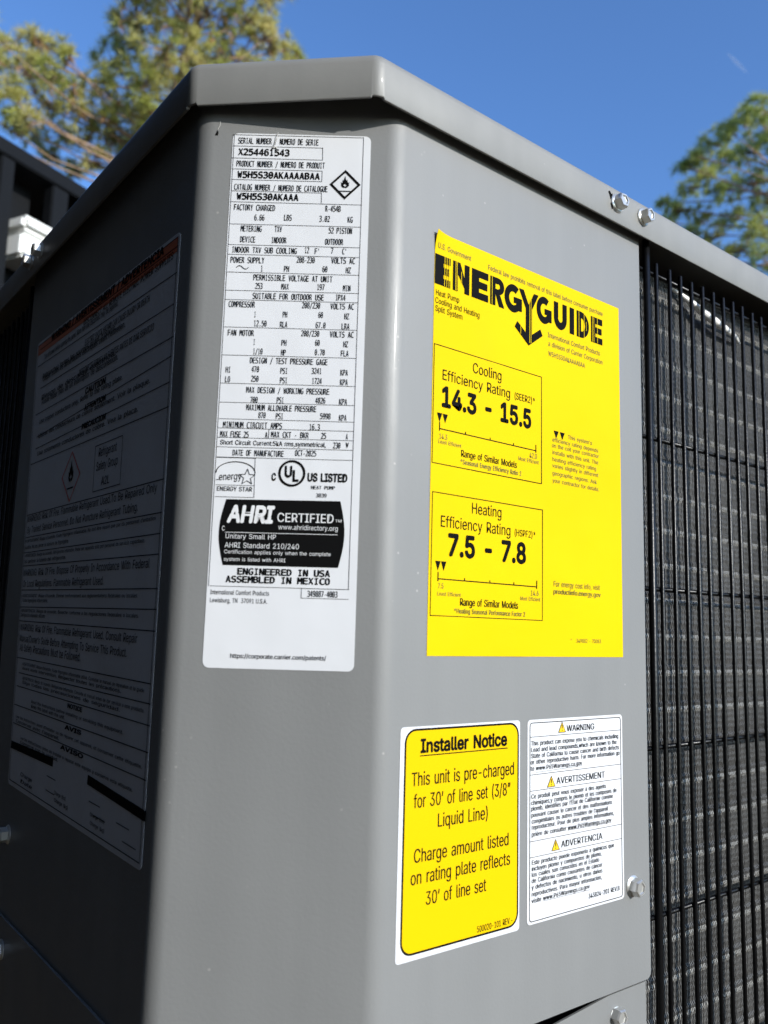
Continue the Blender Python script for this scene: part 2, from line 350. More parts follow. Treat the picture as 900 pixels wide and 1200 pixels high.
# ------------------------------------------------------------------ lettering
GL = {}
def load_glyphs(chars):
    import os
    def font_of(fn):
        try: return bpy.data.fonts.load(os.path.join(bpy.utils.system_resource('DATAFILES', path='fonts'), fn))
        except Exception: return bpy.data.fonts.load('<builtin>')
    sans, mono_ = font_of('Inter.woff2'), font_of('DejaVuSansMono.woff2')
    todo = []
    for st, off in (('p', 0), ('m', 0), ('b', 0), ('d', 0), ('D', 0)):
        for ch in sorted(chars[st] | {'H'}):
            for body in (ch, 'H'+ch+'H'):
                cu = bpy.data.curves.new('glyph', 'FONT'); cu.font = mono_ if st in 'dD' else sans; cu.body = body; cu.size = 1; cu.resolution_u = 3
                cu.fill_mode = 'FRONT'; cu.offset = off if body == ch else 0
                ob = bpy.data.objects.new('glyph', cu); C.objects.link(ob); todo.append((st, ch, body, ob))
    bpy.context.view_layer.update(); dg = bpy.context.evaluated_depsgraph_get()
    wd = {}; HH = None
    for st, ch, body, ob in todo:
        ev = ob.evaluated_get(dg); me = ev.to_mesh()
        vs_ = [(v.co.x, v.co.y) for v in me.vertices]; fs = [tuple(p.vertices) for p in me.polygons]
        if body == ch: GL[st, ch] = [vs_, fs, 0]
        else: wd[st, ch] = max(v[0] for v in vs_)-min(v[0] for v in vs_)
        ev.to_mesh_clear()
    for st, ch, body, ob in todo:
        if body != ch: GL[st, ch][2] = wd[st, ch]
    hv = GL['p', 'H'][0]; GL['cap'] = max(v[1] for v in hv)
    wh = max(v[0] for v in hv)-min(v[0] for v in hv)
    # advance(c) = w(HcH) - w(HH); w(HH) from the pair built as H + H + H minus one H advance
    hhh = wd['p', 'H']; aH = (hhh-wh)/2
    for k in list(GL):
        if isinstance(k, tuple): GL[k][2] = max(GL[k][2]-(aH+wh), .12)
    for _, _, _, ob in todo:
        cu = ob.data; bpy.data.objects.remove(ob); bpy.data.curves.remove(cu)
STY = {'p': 'p', 'm': 'm', 'b': 'b', 'd': 'd', 'D': 'D', 'x': 'b'}
def strike(r, n): return [(r*math.cos(2*math.pi*k/n), r*math.sin(2*math.pi*k/n), .012*k) for k in range(n)]
STRIKE = {'p': [(0, 0, 0)], 'm': [(-.010, 0, 0), (.010, 0, .012)], 'b': strike(.030, 8), 'd': [(-.012, 0, 0), (.012, 0, .012)], 'D': strike(.024, 5), 'x': strike(.035, 8)}
def lay(mb, F, row, off):
    """row = (text, u0, u1, z0, z1, cap, style), millimetres on face F"""
    s, u0, u1, z0, z1, cap, st = row; g_ = STY[st]; k = cap/GL['cap']; mono = st in 'dD'
    cell = .62
    adv = [cell if mono else (.28 if ch == ' ' else GL[g_, ch][2]) for ch in s]
    tot = sum(adv); kx = (u1-u0)/tot; x = 0
    for ch, a in zip(s, adv):
        if ch != ' ':
            vs_, fs, _ = GL[g_, ch]
            x0 = min(v[0] for v in vs_); x1 = max(v[0] for v in vs_)
            for dx, dy, dh in STRIKE[st]:
              out = []
              for vx, vy in vs_:
                vx += dx; vy += dy
                if mono:
                    wch = x1-x0; tw = cell*.82 if wch > .3 else min(cell*.5, wch*1.2)
                    xx = x + cell*.5 + (vx-(x0+x1)/2)*tw/wch
                else: xx = x+vx
                if st == 'x': xx += vy*.14/1
                u = u0+xx*kx; z = z0+(z1-z0)*(u-u0)/(u1-u0)+vy*k
                out.append(F(u, z, off+dh))
              mb.add(out, fs)
        x += a
def line(mb, F, a, b, wd, off):
    a = Vector(a); b = Vector(b); d = (b-a).normalized(); n = Vector((-d.y, d.x))*wd/2; e = d*wd/2
    mb.add([F(p.x, p.y, off) for p in (a-e+n, a-e-n, b+e-n, b+e+n)], [(0, 1, 2, 3)])
def poly(mb, F, pts, off): mb.add([F(x, z, off) for x, z in pts], [tuple(range(len(pts)))])
def ringpoly(mb, F, pts, wd, off):
    """closed outline of constant width inside pts (counter-clockwise)"""
    n = len(pts); P = [Vector(p) for p in pts]; inner = []
    for i in range(n):
        a = (P[i]-P[i-1]).normalized(); b = (P[(i+1) % n]-P[i]).normalized(); na = Vector((-a.y, a.x)); nb = Vector((-b.y, b.x))
        m_ = (na+nb); m_ = m_/max(m_.length_squared/2, .2); inner.append(P[i]+m_*wd)
    mb.add([F(p.x, p.y, off) for p in P+inner], [(i, (i+1) % n, n+(i+1) % n, n+i) for i in range(n)])
def rrect(u0, z0, u1, z1, r, n=6):
    out = []
    for cx, cz, a in ((u1-r, z1-r, 0), (u0+r, z1-r, 1), (u0+r, z0+r, 2), (u1-r, z0+r, 3)):
        for k in range(n+1):
            t = (a+k/n)*math.pi/2; out.append((cx+r*math.cos(t), cz+r*math.sin(t)))
    return out
def sheet(name, F, outline, m, off0=.02, off1=.20, parent=hp, label=None):
    """thin printed sticker with real thickness (mm)"""
    n = len(outline); v = [F(u, z, off1) for u, z in outline]+[F(u, z, off0) for u, z in outline]
    f = [tuple(range(n))]+[(i, n+i, n+(i+1) % n, (i+1) % n) for i in range(n)]
    return obj(name, v, f, m, parent, label=label)
def FR(u, z, off): return W(u/1000, -off/1000, z/1000)
CD = Vector((math.cos(TH), -math.sin(TH))); CN = Vector((-math.sin(TH), -math.cos(TH)))
def FC(u, z, off): p = CD*u/1000+CN*off/1000; return W(p.x, p.y, z/1000)
def FL(u, z, off): return W(V1[0]-off/1000, -u/1000, z/1000)

EN_T = [
('U.S. Government', 23.6, 44.4, -7.6, -7.6, 2.48, 'p'),
('Federal law prohibits removal of this label before consumer purchase', 55.4, 141.6, -8.2, -8.2, 2.48, 'p'),
('Heat Pump', 23.0, 37.4, -29.7, -29.7, 2.65, 'p'),
('Cooling and Heating', 22.8, 50.3, -33.4, -33.4, 2.67, 'p'),
('Split System', 22.9, 39.6, -37.1, -37.1, 2.64, 'p'),
('International Comfort Products', 97.5, 138.9, -30.6, -30.6, 2.52, 'p'),
('a division of Carrier Corporation', 97.9, 141.2, -35.0, -35.0, 2.52, 'p'),
('W5H5S30AKAAAABAA', 97.9, 126.4, -40.1, -40.1, 2.48, 'p'),
('Cooling', 46.1, 65.3, -60.1, -60.1, 4.72, 'p'),
('Efficiency Rating', 27.6, 71.2, -67.3, -67.3, 4.65, 'p'),
('(SEER2)*', 73.6, 88.5, -66.9, -66.9, 3.26, 'p'),
('14.3 - 15.5', 27.2, 86.0, -79.1, -79.1, 8.66, 'b'),
('14.3', 26.5, 31.6, -93.9, -93.9, 2.31, 'p'),
('Least Efficient', 26.1, 39.9, -96.0, -96.0, 1.69, 'p'),
('42.0', 84.3, 89.8, -93.5, -93.5, 2.54, 'p'),
('Most Efficient', 76.6, 91.0, -95.9, -95.9, 1.83, 'p'),
('Range of Similar Models', 39.7, 75.8, -99.9, -99.9, 3.07, 'm'),
('*Seasonal Energy Efficiency Ratio 2', 39.3, 78.9, -103.2, -103.2, 2.19, 'm'),
("This system's", 112.6, 131.7, -79.7, -79.7, 2.06, 'p'),
('efficiency rating depends', 100.8, 136.7, -82.9, -82.9, 2.04, 'p'),
('on the coil your contractor', 100.5, 137.1, -85.8, -85.8, 2.04, 'p'),
('installs with this unit. The', 100.8, 136.6, -89.2, -89.2, 2.04, 'p'),
('heating efficiency rating', 100.8, 135.0, -92.6, -92.6, 2.03, 'p'),
('varies slightly in different', 100.8, 136.5, -95.8, -95.8, 2.03, 'p'),
('geographic regions. Ask', 100.8, 135.3, -99.5, -99.5, 2.02, 'p'),
('your contractor for details.', 100.8, 137.2, -103.1, -103.1, 2.02, 'p'),
('Heating', 46.5, 66.0, -124.4, -124.4, 4.83, 'p'),
('Efficiency Rating', 28.1, 72.0, -132.1, -132.1, 4.86, 'p'),
('(HSPF2)*', 74.1, 89.0, -131.7, -131.7, 3.11, 'p'),
('7.5 - 7.8', 32.5, 82.5, -143.9, -143.9, 9.01, 'b'),
('7.5', 27.4, 30.9, -158.4, -158.4, 2.2, 'p'),
('Least Efficient', 27.2, 40.9, -161.4, -161.4, 1.61, 'p'),
('14.6', 85.3, 91.1, -158.6, -158.6, 2.42, 'p'),
('Most Efficient', 78.3, 92.1, -161.1, -161.1, 1.75, 'p'),
('Range of Similar Models', 40.3, 77.0, -165.1, -165.1, 3.13, 'm'),
('*Heating Seasonal Performance Factor 2', 36.9, 81.8, -168.5, -168.5, 2.08, 'm'),
('For energy cost info, visit', 101.2, 137.0, -153.5, -153.5, 2.55, 'p'),
('productinfo.energy.gov', 101.2, 137.6, -157.0, -157.0, 2.31, 'm'),
('349882 - 70083', 118.2, 137.6, -179.8, -179.8, 1.84, 'p'),
('*', 113.8, 115.2, -179.3, -179.3, 1.36, 'p')]
IN_T = [
('Installer Notice', 19.7, 70.3, -225.1, -225.1, 5.15, 'b'),
('This unit is pre-charged', 15.2, 75.1, -238.0, -238.0, 5.35, 'p'),
('for 30\u2019 of line set (3/8\u201d', 16.7, 72.7, -246.5, -246.5, 5.31, 'p'),
('Liquid Line)', 29.5, 59.2, -255.1, -255.1, 5.28, 'p'),
('Charge amount listed', 17.2, 71.9, -267.4, -267.4, 5.22, 'p'),
('on rating plate reflects', 15.8, 72.8, -275.6, -275.6, 5.18, 'p'),
('30\u2019 of line set', 23.9, 58.1, -284.2, -284.2, 5.12, 'p'),
('500020-101 REV.-', 52.8, 74.6, -299.9, -299.9, 2.51, 'm')]
PW_T = [
('WARNING', 110.8, 131.7, -221.3, -221.3, 2.88, 'm'),
('This product can expose you to chemicals including', 85.9, 150.7, -226.4, -226.4, 2.05, 'p'),
('Lead and lead compounds,which are known to the', 85.9, 149.2, -229.2, -229.2, 2.04, 'p'),
('State of California to cause cancer and birth defects', 85.9, 151.1, -231.9, -231.9, 2.04, 'p'),
('or other reproductive harm. For more information go', 85.7, 151.6, -234.6, -234.6, 2.04, 'p'),
('to www.P65Warnings.ca.gov', 85.7, 122.1, -237.4, -237.4, 1.99, 'p'),
('AVERTISSEMENT', 103.4, 139.5, -244.6, -244.6, 2.94, 'm'),
('Ce produit peut vous exposer \u00e0 des agents', 86.1, 140.4, -249.6, -249.6, 2.0, 'p'),
('chimiques,y compris le plomb et les compos\u00e9s de', 86.1, 148.7, -252.3, -252.3, 2.01, 'p'),
('plomb, identifi\u00e9s par l\u2019\u00c9tat de Californie comme', 86.0, 145.7, -254.8, -254.8, 2.0, 'p'),
('pouvant causer le cancer et des malformations', 86.1, 145.1, -257.6, -257.6, 2.0, 'p'),
('cong\u00e9nitales ou autres troubles de l\u2019appareil', 86.4, 141.7, -260.3, -260.3, 1.99, 'p'),
('reproducteur. Pour de plus amples informations,', 86.4, 146.5, -262.9, -262.9, 1.99, 'p'),
('pri\u00e8re de consulter www.P65Warnings.ca.gov', 86.4, 144.2, -265.9, -265.9, 1.98, 'p'),
('ADVERTENCIA', 106.6, 137.1, -273.0, -273.0, 2.88, 'm'),
('Este producto puede exponerlo a qu\u00edmicos que', 86.5, 146.2, -277.9, -277.9, 1.97, 'p'),
('incluyen plomo y compuestos de plomo,', 86.5, 136.5, -280.5, -280.5, 1.95, 'p'),
('los cuales son conocidos en el Estado', 86.5, 134.6, -283.0, -283.0, 1.94, 'p'),
('de California como causantes de c\u00e1ncer', 86.5, 136.9, -285.6, -285.6, 1.94, 'p'),
('y defectos de nacimiento, u otros da\u00f1os', 86.5, 136.9, -288.3, -288.3, 1.94, 'p'),
('reproductivos. Para mayor informaci\u00f3n,', 86.5, 136.4, -291.2, -291.2, 1.94, 'p'),
('visite www.P65Warnings.ca.gov', 86.5, 127.2, -294.0, -294.0, 1.92, 'p'),
('343824-201 REV.B', 126.0, 150.2, -298.5, -298.5, 2.12, 'p')]
RT_T = [
('SERIAL NUMBER / NUMERO DE SERIE', -69.5, -34.5, 30.6, 30.6, 2.7, 'd'),
('X254461543', -69.2, -46.8, 25.3, 25.3, 2.86, 'D'),
('PRODUCT NUMBER / NUMERO DE PRODUIT', -69.7, -31.4, 19.9, 19.9, 2.68, 'd'),
('W5H5S30AKAAAABAA', -69.0, -33.3, 14.8, 14.8, 2.83, 'D'),
('CATALOG NUMBER / NUMERO DE CATALOGUE', -70.1, -29.8, 9.1, 9.1, 2.65, 'd'),
('W5H5S30AKAAA', -68.8, -42.1, 4.8, 4.8, 2.81, 'D'),
('FACTORY CHARGED', -69.7, -51.9, -0.2, -0.2, 2.64, 'd'),
('R-454B', -30.5, -23.8, 0.2, 0.2, 2.64, 'd'),
('6.66', -60.7, -56.3, -4.7, -4.7, 2.63, 'd'),
('LBS', -48.0, -44.6, -4.4, -4.4, 2.63, 'd'),
('3.02', -32.9, -28.3, -4.5, -4.5, 2.63, 'd'),
('KG', -20.8, -18.5, -4.6, -4.6, 2.63, 'd'),
('METERING', -66.3, -57.2, -9.8, -9.8, 2.62, 'd'),
('TXV', -51.8, -48.6, -9.7, -9.7, 2.62, 'd'),
('52 PISTON', -28.7, -18.6, -9.7, -9.7, 2.61, 'd'),
('DEVICE', -66.3, -59.7, -14.7, -14.7, 2.61, 'd'),
('INDOOR', -53.0, -46.4, -14.7, -14.7, 2.6, 'd'),
('OUTDOOR', -30.1, -22.2, -14.8, -14.8, 2.6, 'd'),
('INDOOR TXV SUB COOLING', -69.6, -41.8, -19.4, -19.4, 2.59, 'd'),
('12', -38.6, -36.6, -18.9, -18.9, 2.6, 'd'),
("F'", -34.3, -32.0, -19.2, -19.2, 2.59, 'd'),
('7', -27.4, -26.3, -18.8, -18.8, 2.6, 'd'),
("C'", -22.6, -20.5, -19.0, -19.0, 2.59, 'd'),
('POWER SUPPLY', -69.9, -55.4, -24.0, -24.0, 2.59, 'd'),
('208-230', -41.8, -34.0, -23.3, -23.3, 2.59, 'd'),
('VOLTS AC', -27.1, -16.9, -23.2, -23.2, 2.59, 'd'),
('1', -56.9, -55.8, -27.6, -27.6, 2.58, 'd'),
('PH', -47.0, -44.7, -27.5, -27.5, 2.58, 'd'),
('60', -30.7, -28.5, -27.2, -27.2, 2.58, 'd'),
('HZ', -20.8, -18.5, -27.4, -27.4, 2.58, 'd'),
('PERMISSIBLE VOLTAGE AT UNIT', -59.8, -26.2, -31.6, -31.6, 2.57, 'd'),
('253', -58.8, -55.6, -35.4, -35.4, 2.56, 'd'),
('MAX', -47.8, -44.5, -35.4, -35.4, 2.56, 'd'),
('197', -32.7, -29.4, -35.2, -35.2, 2.56, 'd'),
('MIN', -21.7, -18.4, -35.4, -35.4, 2.56, 'd'),
('SUITABLE FOR OUTDOOR USE', -59.7, -29.5, -39.8, -39.8, 2.55, 'd'),
('IPX4', -24.7, -20.4, -39.6, -39.6, 2.55, 'd'),
('COMPRESSOR', -69.6, -58.4, -43.7, -43.7, 2.54, 'd'),
('208/230', -38.7, -30.9, -43.4, -43.4, 2.54, 'd'),
('VOLTS AC', -26.7, -16.7, -43.5, -43.5, 2.54, 'd'),
('1', -58.6, -57.8, -48.0, -48.0, 2.54, 'd'),
('PH', -46.6, -44.6, -47.7, -47.7, 2.54, 'd'),
('60', -31.6, -29.6, -47.5, -47.5, 2.54, 'd'),
('HZ', -20.7, -18.6, -47.8, -47.8, 2.53, 'd'),
('12.50', -58.6, -53.1, -51.9, -51.9, 2.53, 'd'),
('RLA', -47.6, -44.4, -52.1, -52.1, 2.53, 'd'),
('67.0', -32.6, -28.3, -52.0, -52.0, 2.53, 'd'),
('LRA', -21.7, -18.3, -52.2, -52.2, 2.53, 'd'),
('FAN MOTOR', -69.3, -58.2, -56.2, -56.2, 2.52, 'd'),
('208/230', -38.5, -30.8, -55.7, -55.7, 2.52, 'd'),
('VOLTS AC', -26.5, -16.4, -55.8, -55.8, 2.52, 'd'),
('1', -58.4, -57.5, -60.0, -60.0, 2.51, 'd'),
('PH', -46.6, -44.4, -60.1, -60.1, 2.51, 'd'),
('60', -32.5, -30.5, -59.7, -59.7, 2.51, 'd'),
('HZ', -20.7, -18.6, -60.0, -60.0, 2.51, 'd'),
('1/10', -58.3, -54.2, -64.1, -64.1, 2.5, 'd'),
('HP', -46.6, -44.5, -64.3, -64.3, 2.5, 'd'),
('0.70', -32.5, -28.2, -63.8, -63.8, 2.5, 'd'),
('FLA', -21.6, -18.3, -64.0, -64.0, 2.5, 'd'),
('DESIGN / TEST PRESSURE GAGE', -59.4, -26.9, -68.0, -68.0, 2.49, 'd'),
('HI', -69.3, -67.1, -72.3, -72.3, 2.49, 'd'),
('470', -58.5, -55.3, -71.8, -71.8, 2.49, 'd'),
('PSI', -46.5, -43.4, -72.2, -72.2, 2.49, 'd'),
('3241', -33.5, -29.2, -71.9, -71.9, 2.49, 'd'),
('KPA', -21.5, -18.3, -72.3, -72.3, 2.48, 'd'),
('LO', -69.3, -67.1, -76.4, -76.4, 2.48, 'd'),
('250', -58.5, -55.3, -75.9, -75.9, 2.48, 'd'),
('PSI', -46.5, -43.3, -76.3, -76.3, 2.48, 'd'),
('1724', -33.2, -29.0, -76.2, -76.2, 2.48, 'd'),
('KPA', -21.5, -18.2, -76.4, -76.4, 2.48, 'd'),
('MAX DESIGN / WORKING PRESSURE', -60.3, -25.7, -80.7, -80.7, 2.47, 'd'),
('700', -58.4, -55.2, -84.9, -84.9, 2.46, 'd'),
('PSI', -47.4, -44.4, -84.8, -84.8, 2.46, 'd'),
('4826', -31.4, -27.2, -84.5, -84.5, 2.46, 'd'),
('KPA', -21.6, -18.2, -84.8, -84.8, 2.46, 'd'),
('MAXIMUM ALLOWABLE PRESSURE', -59.9, -30.8, -88.2, -88.2, 2.45, 'd'),
('870', -54.7, -51.6, -91.4, -91.4, 2.45, 'd'),
('PSI', -47.5, -44.3, -91.6, -91.6, 2.45, 'd'),
('5998', -29.2, -24.8, -91.1, -91.1, 2.45, 'd'),
('KPA', -21.4, -18.2, -91.6, -91.6, 2.44, 'd'),
('MINIMUM CIRCUIT AMPS', -69.1, -44.6, -95.7, -95.7, 2.44, 'd'),
('16.3', -33.5, -29.0, -95.8, -95.8, 2.44, 'd'),
('MAX FUSE 25', -70.1, -58.2, -99.7, -99.7, 2.43, 'd'),
('A', -51.6, -50.4, -99.7, -99.7, 2.43, 'd'),
('MAX CKT - BKR', -49.1, -33.5, -99.4, -99.4, 2.43, 'd'),
('25', -28.5, -26.3, -99.4, -99.4, 2.43, 'd'),
('A', -18.3, -17.4, -99.5, -99.5, 2.43, 'd'),
('Short Circuit Current:5kA rms,symmetrical,', -69.9, -26.2, -102.9, -102.9, 1.97, 'm'),
('230', -23.4, -20.3, -103.3, -103.3, 2.42, 'd'),
('V', -18.1, -17.0, -102.8, -102.8, 1.97, 'b'),
('DATE OF MANUFACTURE', -64.5, -43.4, -107.4, -107.4, 2.41, 'd'),
('OCT-2025', -38.9, -30.1, -106.9, -106.9, 2.41, 'd'),
('ENERGY STAR', -70.2, -55.7, -122.2, -122.2, 1.83, 'm'),
('C', -48.0, -46.2, -117.3, -117.3, 2.92, 'b'),
('US LISTED', -33.4, -17.0, -117.2, -117.2, 3.22, 'b'),
('HEAT PUMP', -31.8, -21.9, -120.5, -120.5, 1.38, 'd'),
('3839', -29.6, -25.2, -123.8, -123.8, 1.53, 'd'),
('ENGINEERED IN USA', -60.0, -22.6, -156.0, -156.0, 2.45, 'D'),
('ASSEMBLED IN MEXICO', -64.5, -22.5, -159.2, -159.2, 2.44, 'D'),
('International Comfort Products', -70.4, -46.7, -164.2, -164.2, 1.77, 'p'),
('Lewisburg, TN  37091 U.S.A.', -70.4, -47.3, -167.4, -167.4, 1.77, 'p'),
('349887-4003', -31.5, -19.3, -164.2, -164.2, 2.36, 'd'),
('https://corporate.carrier.com/patents/', -61.1, -23.0, -189.1, -189.1, 1.73, 'm')]
AH_T = [
('AHRI', -65.2, -46.8, -134.8, -134.8, 6.52, 'x'),
('CERTIFIED', -45.1, -21.9, -134.3, -134.3, 3.63, 'm'),
('TM', -21.4, -18.7, -133.9, -133.9, 1.13, 'p'),
('C', -67.2, -65.9, -138.5, -138.5, 1.96, 'p'),
('www.ahridirectory.org', -44.4, -20.1, -137.4, -137.4, 1.96, 'p'),
('Unitary Small HP', -65.7, -45.0, -141.6, -141.6, 1.95, 'p'),
('AHRI Standard 210/240', -65.7, -35.5, -145.3, -145.3, 2.1, 'p'),
('Certification applies only when the complete', -65.8, -22.7, -147.7, -147.7, 1.5, 'p'),
('system is listed with AHRI', -65.8, -40.8, -150.7, -150.7, 1.49, 'p')]
LF_T = [
('WARNING / AVERTISSEMENT / ADVERTENCIA', -251.5, -85.3, -6.5, -9.2, 4.27, 'b'),
('WARNING: Risk Of Fire. Flammable Refrigerant Used.To Be Repaired Only', -269.0, -74.7, -117.3, -120.4, 3.87, 'p'),
('By Trained Service Personnel. Do Not Puncture Refrigerant Tubing.', -266.6, -94.4, -124.1, -126.9, 3.93, 'p'),
('AVERTISSEMENT: Risque d\u2019incendie. Fluide frigorig\u00e8ne inflammable. Ne doit \u00eatre r\u00e9par\u00e9 que par du personnel d\u2019entretien', -269.4, -73.8, -129.7, -132.8, 1.79, 'm'),
('qualifi\u00e9. Ne pas percer la tubulure de frigorig\u00e8ne.', -267.9, -186.6, -133.6, -134.9, 2.02, 'm'),
('ADVERTENCIA: Riesgo de incendio. Refrigerante inflamable. Debe ser reparado solo por personal de servicio capacitado.', -266.4, -84.0, -138.7, -141.7, 1.8, 'm'),
('No perforar la tuber\u00eda del refrigerante.', -266.5, -189.2, -142.3, -143.5, 2.01, 'm'),
('WARNING: Risk Of Fire. Dispose Of Properly In Accordance With Federal', -266.7, -77.3, -150.0, -153.0, 3.96, 'p'),
('Or Local Regulations. Flammable Refrigerant Used.', -265.3, -130.3, -156.6, -158.8, 3.96, 'p'),
('AVERTISSEMENT: Risque d\u2019incendie. \u00c9liminer conform\u00e9ment aux r\u00e9glementations f\u00e9d\u00e9rales ou locales.', -264.8, -87.7, -162.6, -165.5, 1.75, 'm'),
('Fluide frigorig\u00e8ne inflammable.', -263.9, -214.1, -165.4, -166.2, 2.0, 'm'),
('ADVERTENCIA: Riesgo de incendio. Deseche conforme a las regulaciones federales o locales.', -264.4, -85.0, -171.3, -174.2, 1.73, 'm'),
('Refrigerante inflamable utilizado.', -263.4, -216.4, -174.0, -174.7, 1.98, 'm'),
('WARNING: Risk Of Fire. Flammable Refrigerant Used. Consult Repair', -263.0, -85.0, -182.1, -184.9, 3.85, 'p'),
('Manual/Owner\u2019s Guide Before Attempting To Service This Product.', -262.4, -95.3, -188.5, -191.2, 3.87, 'p'),
('All Safety Precautions Must be Followed.', -260.5, -154.1, -194.0, -195.7, 4.11, 'p'),
('AVERTISSEMENT: Risque d\u2019incendie. Fluide frigorig\u00e8ne inflammable utilis\u00e9. Consulter le manuel de r\u00e9paration et le guide', -252.1, -73.9, -201.9, -204.8, 1.63, 'm'),
('avant toute intervention. Respecter toutes les pr\u00e9cautions.', -251.3, -98.7, -204.4, -206.8, 1.68, 'm'),
('ADVERTENCIA: Riesgo de incendio. Refrigerante inflamable. Consulte el manual antes de dar servicio a este producto.', -249.7, -72.5, -209.9, -212.8, 1.61, 'm'),
('Siga todas las precauciones de seguridad.', -249.0, -98.3, -212.3, -214.7, 1.66, 'm'),
('NOTICE', -167.7, -146.0, -218.8, -219.2, 2.04, 'b'),
('Read the instructions before installing or servicing this equipment.', -228.8, -93.4, -221.5, -223.7, 1.61, 'm'),
('Keep this label with the unit.', -228.1, -170.4, -224.0, -224.9, 1.75, 'm'),
('AVIS', -169.0, -144.8, -229.3, -229.7, 2.01, 'b'),
('Lire les instructions avant d\u2019installer ou de r\u00e9parer cet appareil, et conserver cette \u00e9tiquette.', -256.0, -70.9, -231.9, -234.9, 1.57, 'm'),
('Conserver avec l\u2019appareil.', -255.1, -176.1, -234.5, -235.7, 1.77, 'm'),
('AVISO', -173.1, -139.7, -239.4, -240.0, 1.99, 'b'),
('Lea las instrucciones antes de instalar o reparar este equipo y conserve esta etiqueta.', -243.5, -78.9, -242.6, -245.2, 1.56, 'm'),
('Conserve con la unidad.', -242.8, -175.1, -245.0, -246.1, 1.73, 'm'),
('Charge (lbs)', -177.4, -159.3, -261.9, -262.2, 1.78, 'm'),
('Charge (kg)', -176.6, -155.1, -265.3, -265.7, 1.77, 'm'),
('Charge (lbs)', -125.5, -107.4, -262.9, -263.1, 1.6, 'm'),
('Charge (kg)', -124.8, -106.5, -266.5, -266.8, 1.59, 'm'),
('Charge', -237.3, -215.1, -261.7, -262.1, 1.98, 'm'),
('Date', -236.3, -213.9, -265.3, -265.6, 1.97, 'm'),
('DISCONNECT ALL REMOTE ELECTRIC POWER SUPPLIES', -192.1, -74.1, -13.4, -15.3, 3.48, 'm'),
('Turn off power before opening this panel. More than one disconnect may be required.', -264.0, -139.8, -15.3, -17.3, 3.32, 'm'),
('ELECTRIC SHOCK HAZARD CAN CAUSE INJURY OR DEATH', -187.0, -98.2, -26.4, -27.9, 3.52, 'm'),
('Couper toutes les alimentations \u00e9lectriques avant l\u2019entretien.', -262.4, -127.3, -29.9, -32.1, 3.52, 'm'),
('D\u00e9branchez toutes les sources avant d\u2019ouvrir.', -263.2, -140.3, -28.0, -30.0, 3.28, 'm'),
('DESCONECTE TODAS LAS FUENTES ANTES DE DAR SERVICIO', -192.8, -90.8, -42.1, -43.7, 3.45, 'm'),
('Puede haber m\u00e1s de un interruptor de desconexi\u00f3n.', -260.3, -134.0, -45.1, -47.1, 3.49, 'm'),
('Riesgo de descarga el\u00e9ctrica.', -261.7, -137.5, -41.9, -43.9, 3.22, 'm'),
('CAUTION', -179.7, -148.9, -55.4, -55.9, 3.3, 'b'),
('Use copper conductors only. Refer to the rating plate.', -261.6, -125.5, -57.0, -59.2, 2.85, 'm'),
('ATTENTION', -178.7, -147.0, -64.6, -65.1, 2.98, 'b'),
('Utiliser des conducteurs de cuivre seulement. Voir la plaque.', -261.1, -90.6, -65.9, -68.7, 2.71, 'm'),
('PRECAUCION', -180.8, -144.9, -74.7, -75.3, 2.95, 'b'),
('Use solamente conductores de cobre. Vea la placa.', -260.3, -102.6, -77.1, -79.6, 2.71, 'm'),
('Refrigerant', -151.1, -126.5, -94.1, -94.5, 4.53, 'p'),
('Safety Group', -153.0, -123.6, -101.1, -101.6, 4.49, 'p'),
('A2L', -144.4, -133.0, -109.3, -109.5, 4.21, 'm')]
EN_L = [(22.9, -52.0, 92.8, -52.5), (92.8, -52.5, 92.8, -73.9), (92.9, -104.8, 22.9, -105.1), (22.9, -105.1, 22.2, -70.7), (23.4, -117.6, 93.6, -117.5), (93.6, -117.5, 93.6, -169.9), (93.6, -169.9, 23.7, -169.9), (23.7, -169.9, 23.4, -117.6), (26.8, -89.6, 56.1, -89.2), (57.3, -89.2, 88.4, -89.7), (27.5, -154.4, 89.6, -154.4)]
PW_L = [(84.6, -216.9, 152.0, -215.9), (84.9, -222.9, 151.8, -222.3), (85.1, -239.6, 151.8, -238.7), (85.3, -246.6, 151.8, -245.8), (85.2, -268.2, 152.4, -267.5), (85.4, -275.0, 152.4, -274.3), (86.1, -302.1, 153.1, -301.4), (89.4, -238.3, 122.1, -237.7), (111.3, -266.0, 144.2, -266.2), (94.3, -294.3, 127.2, -294.7)]
PW_TRI = [(105.1, -221.4, 109.9, -221.4), (97.2, -245.4, 102.4, -245.5), (100.2, -273.6, 105.3, -273.8)]
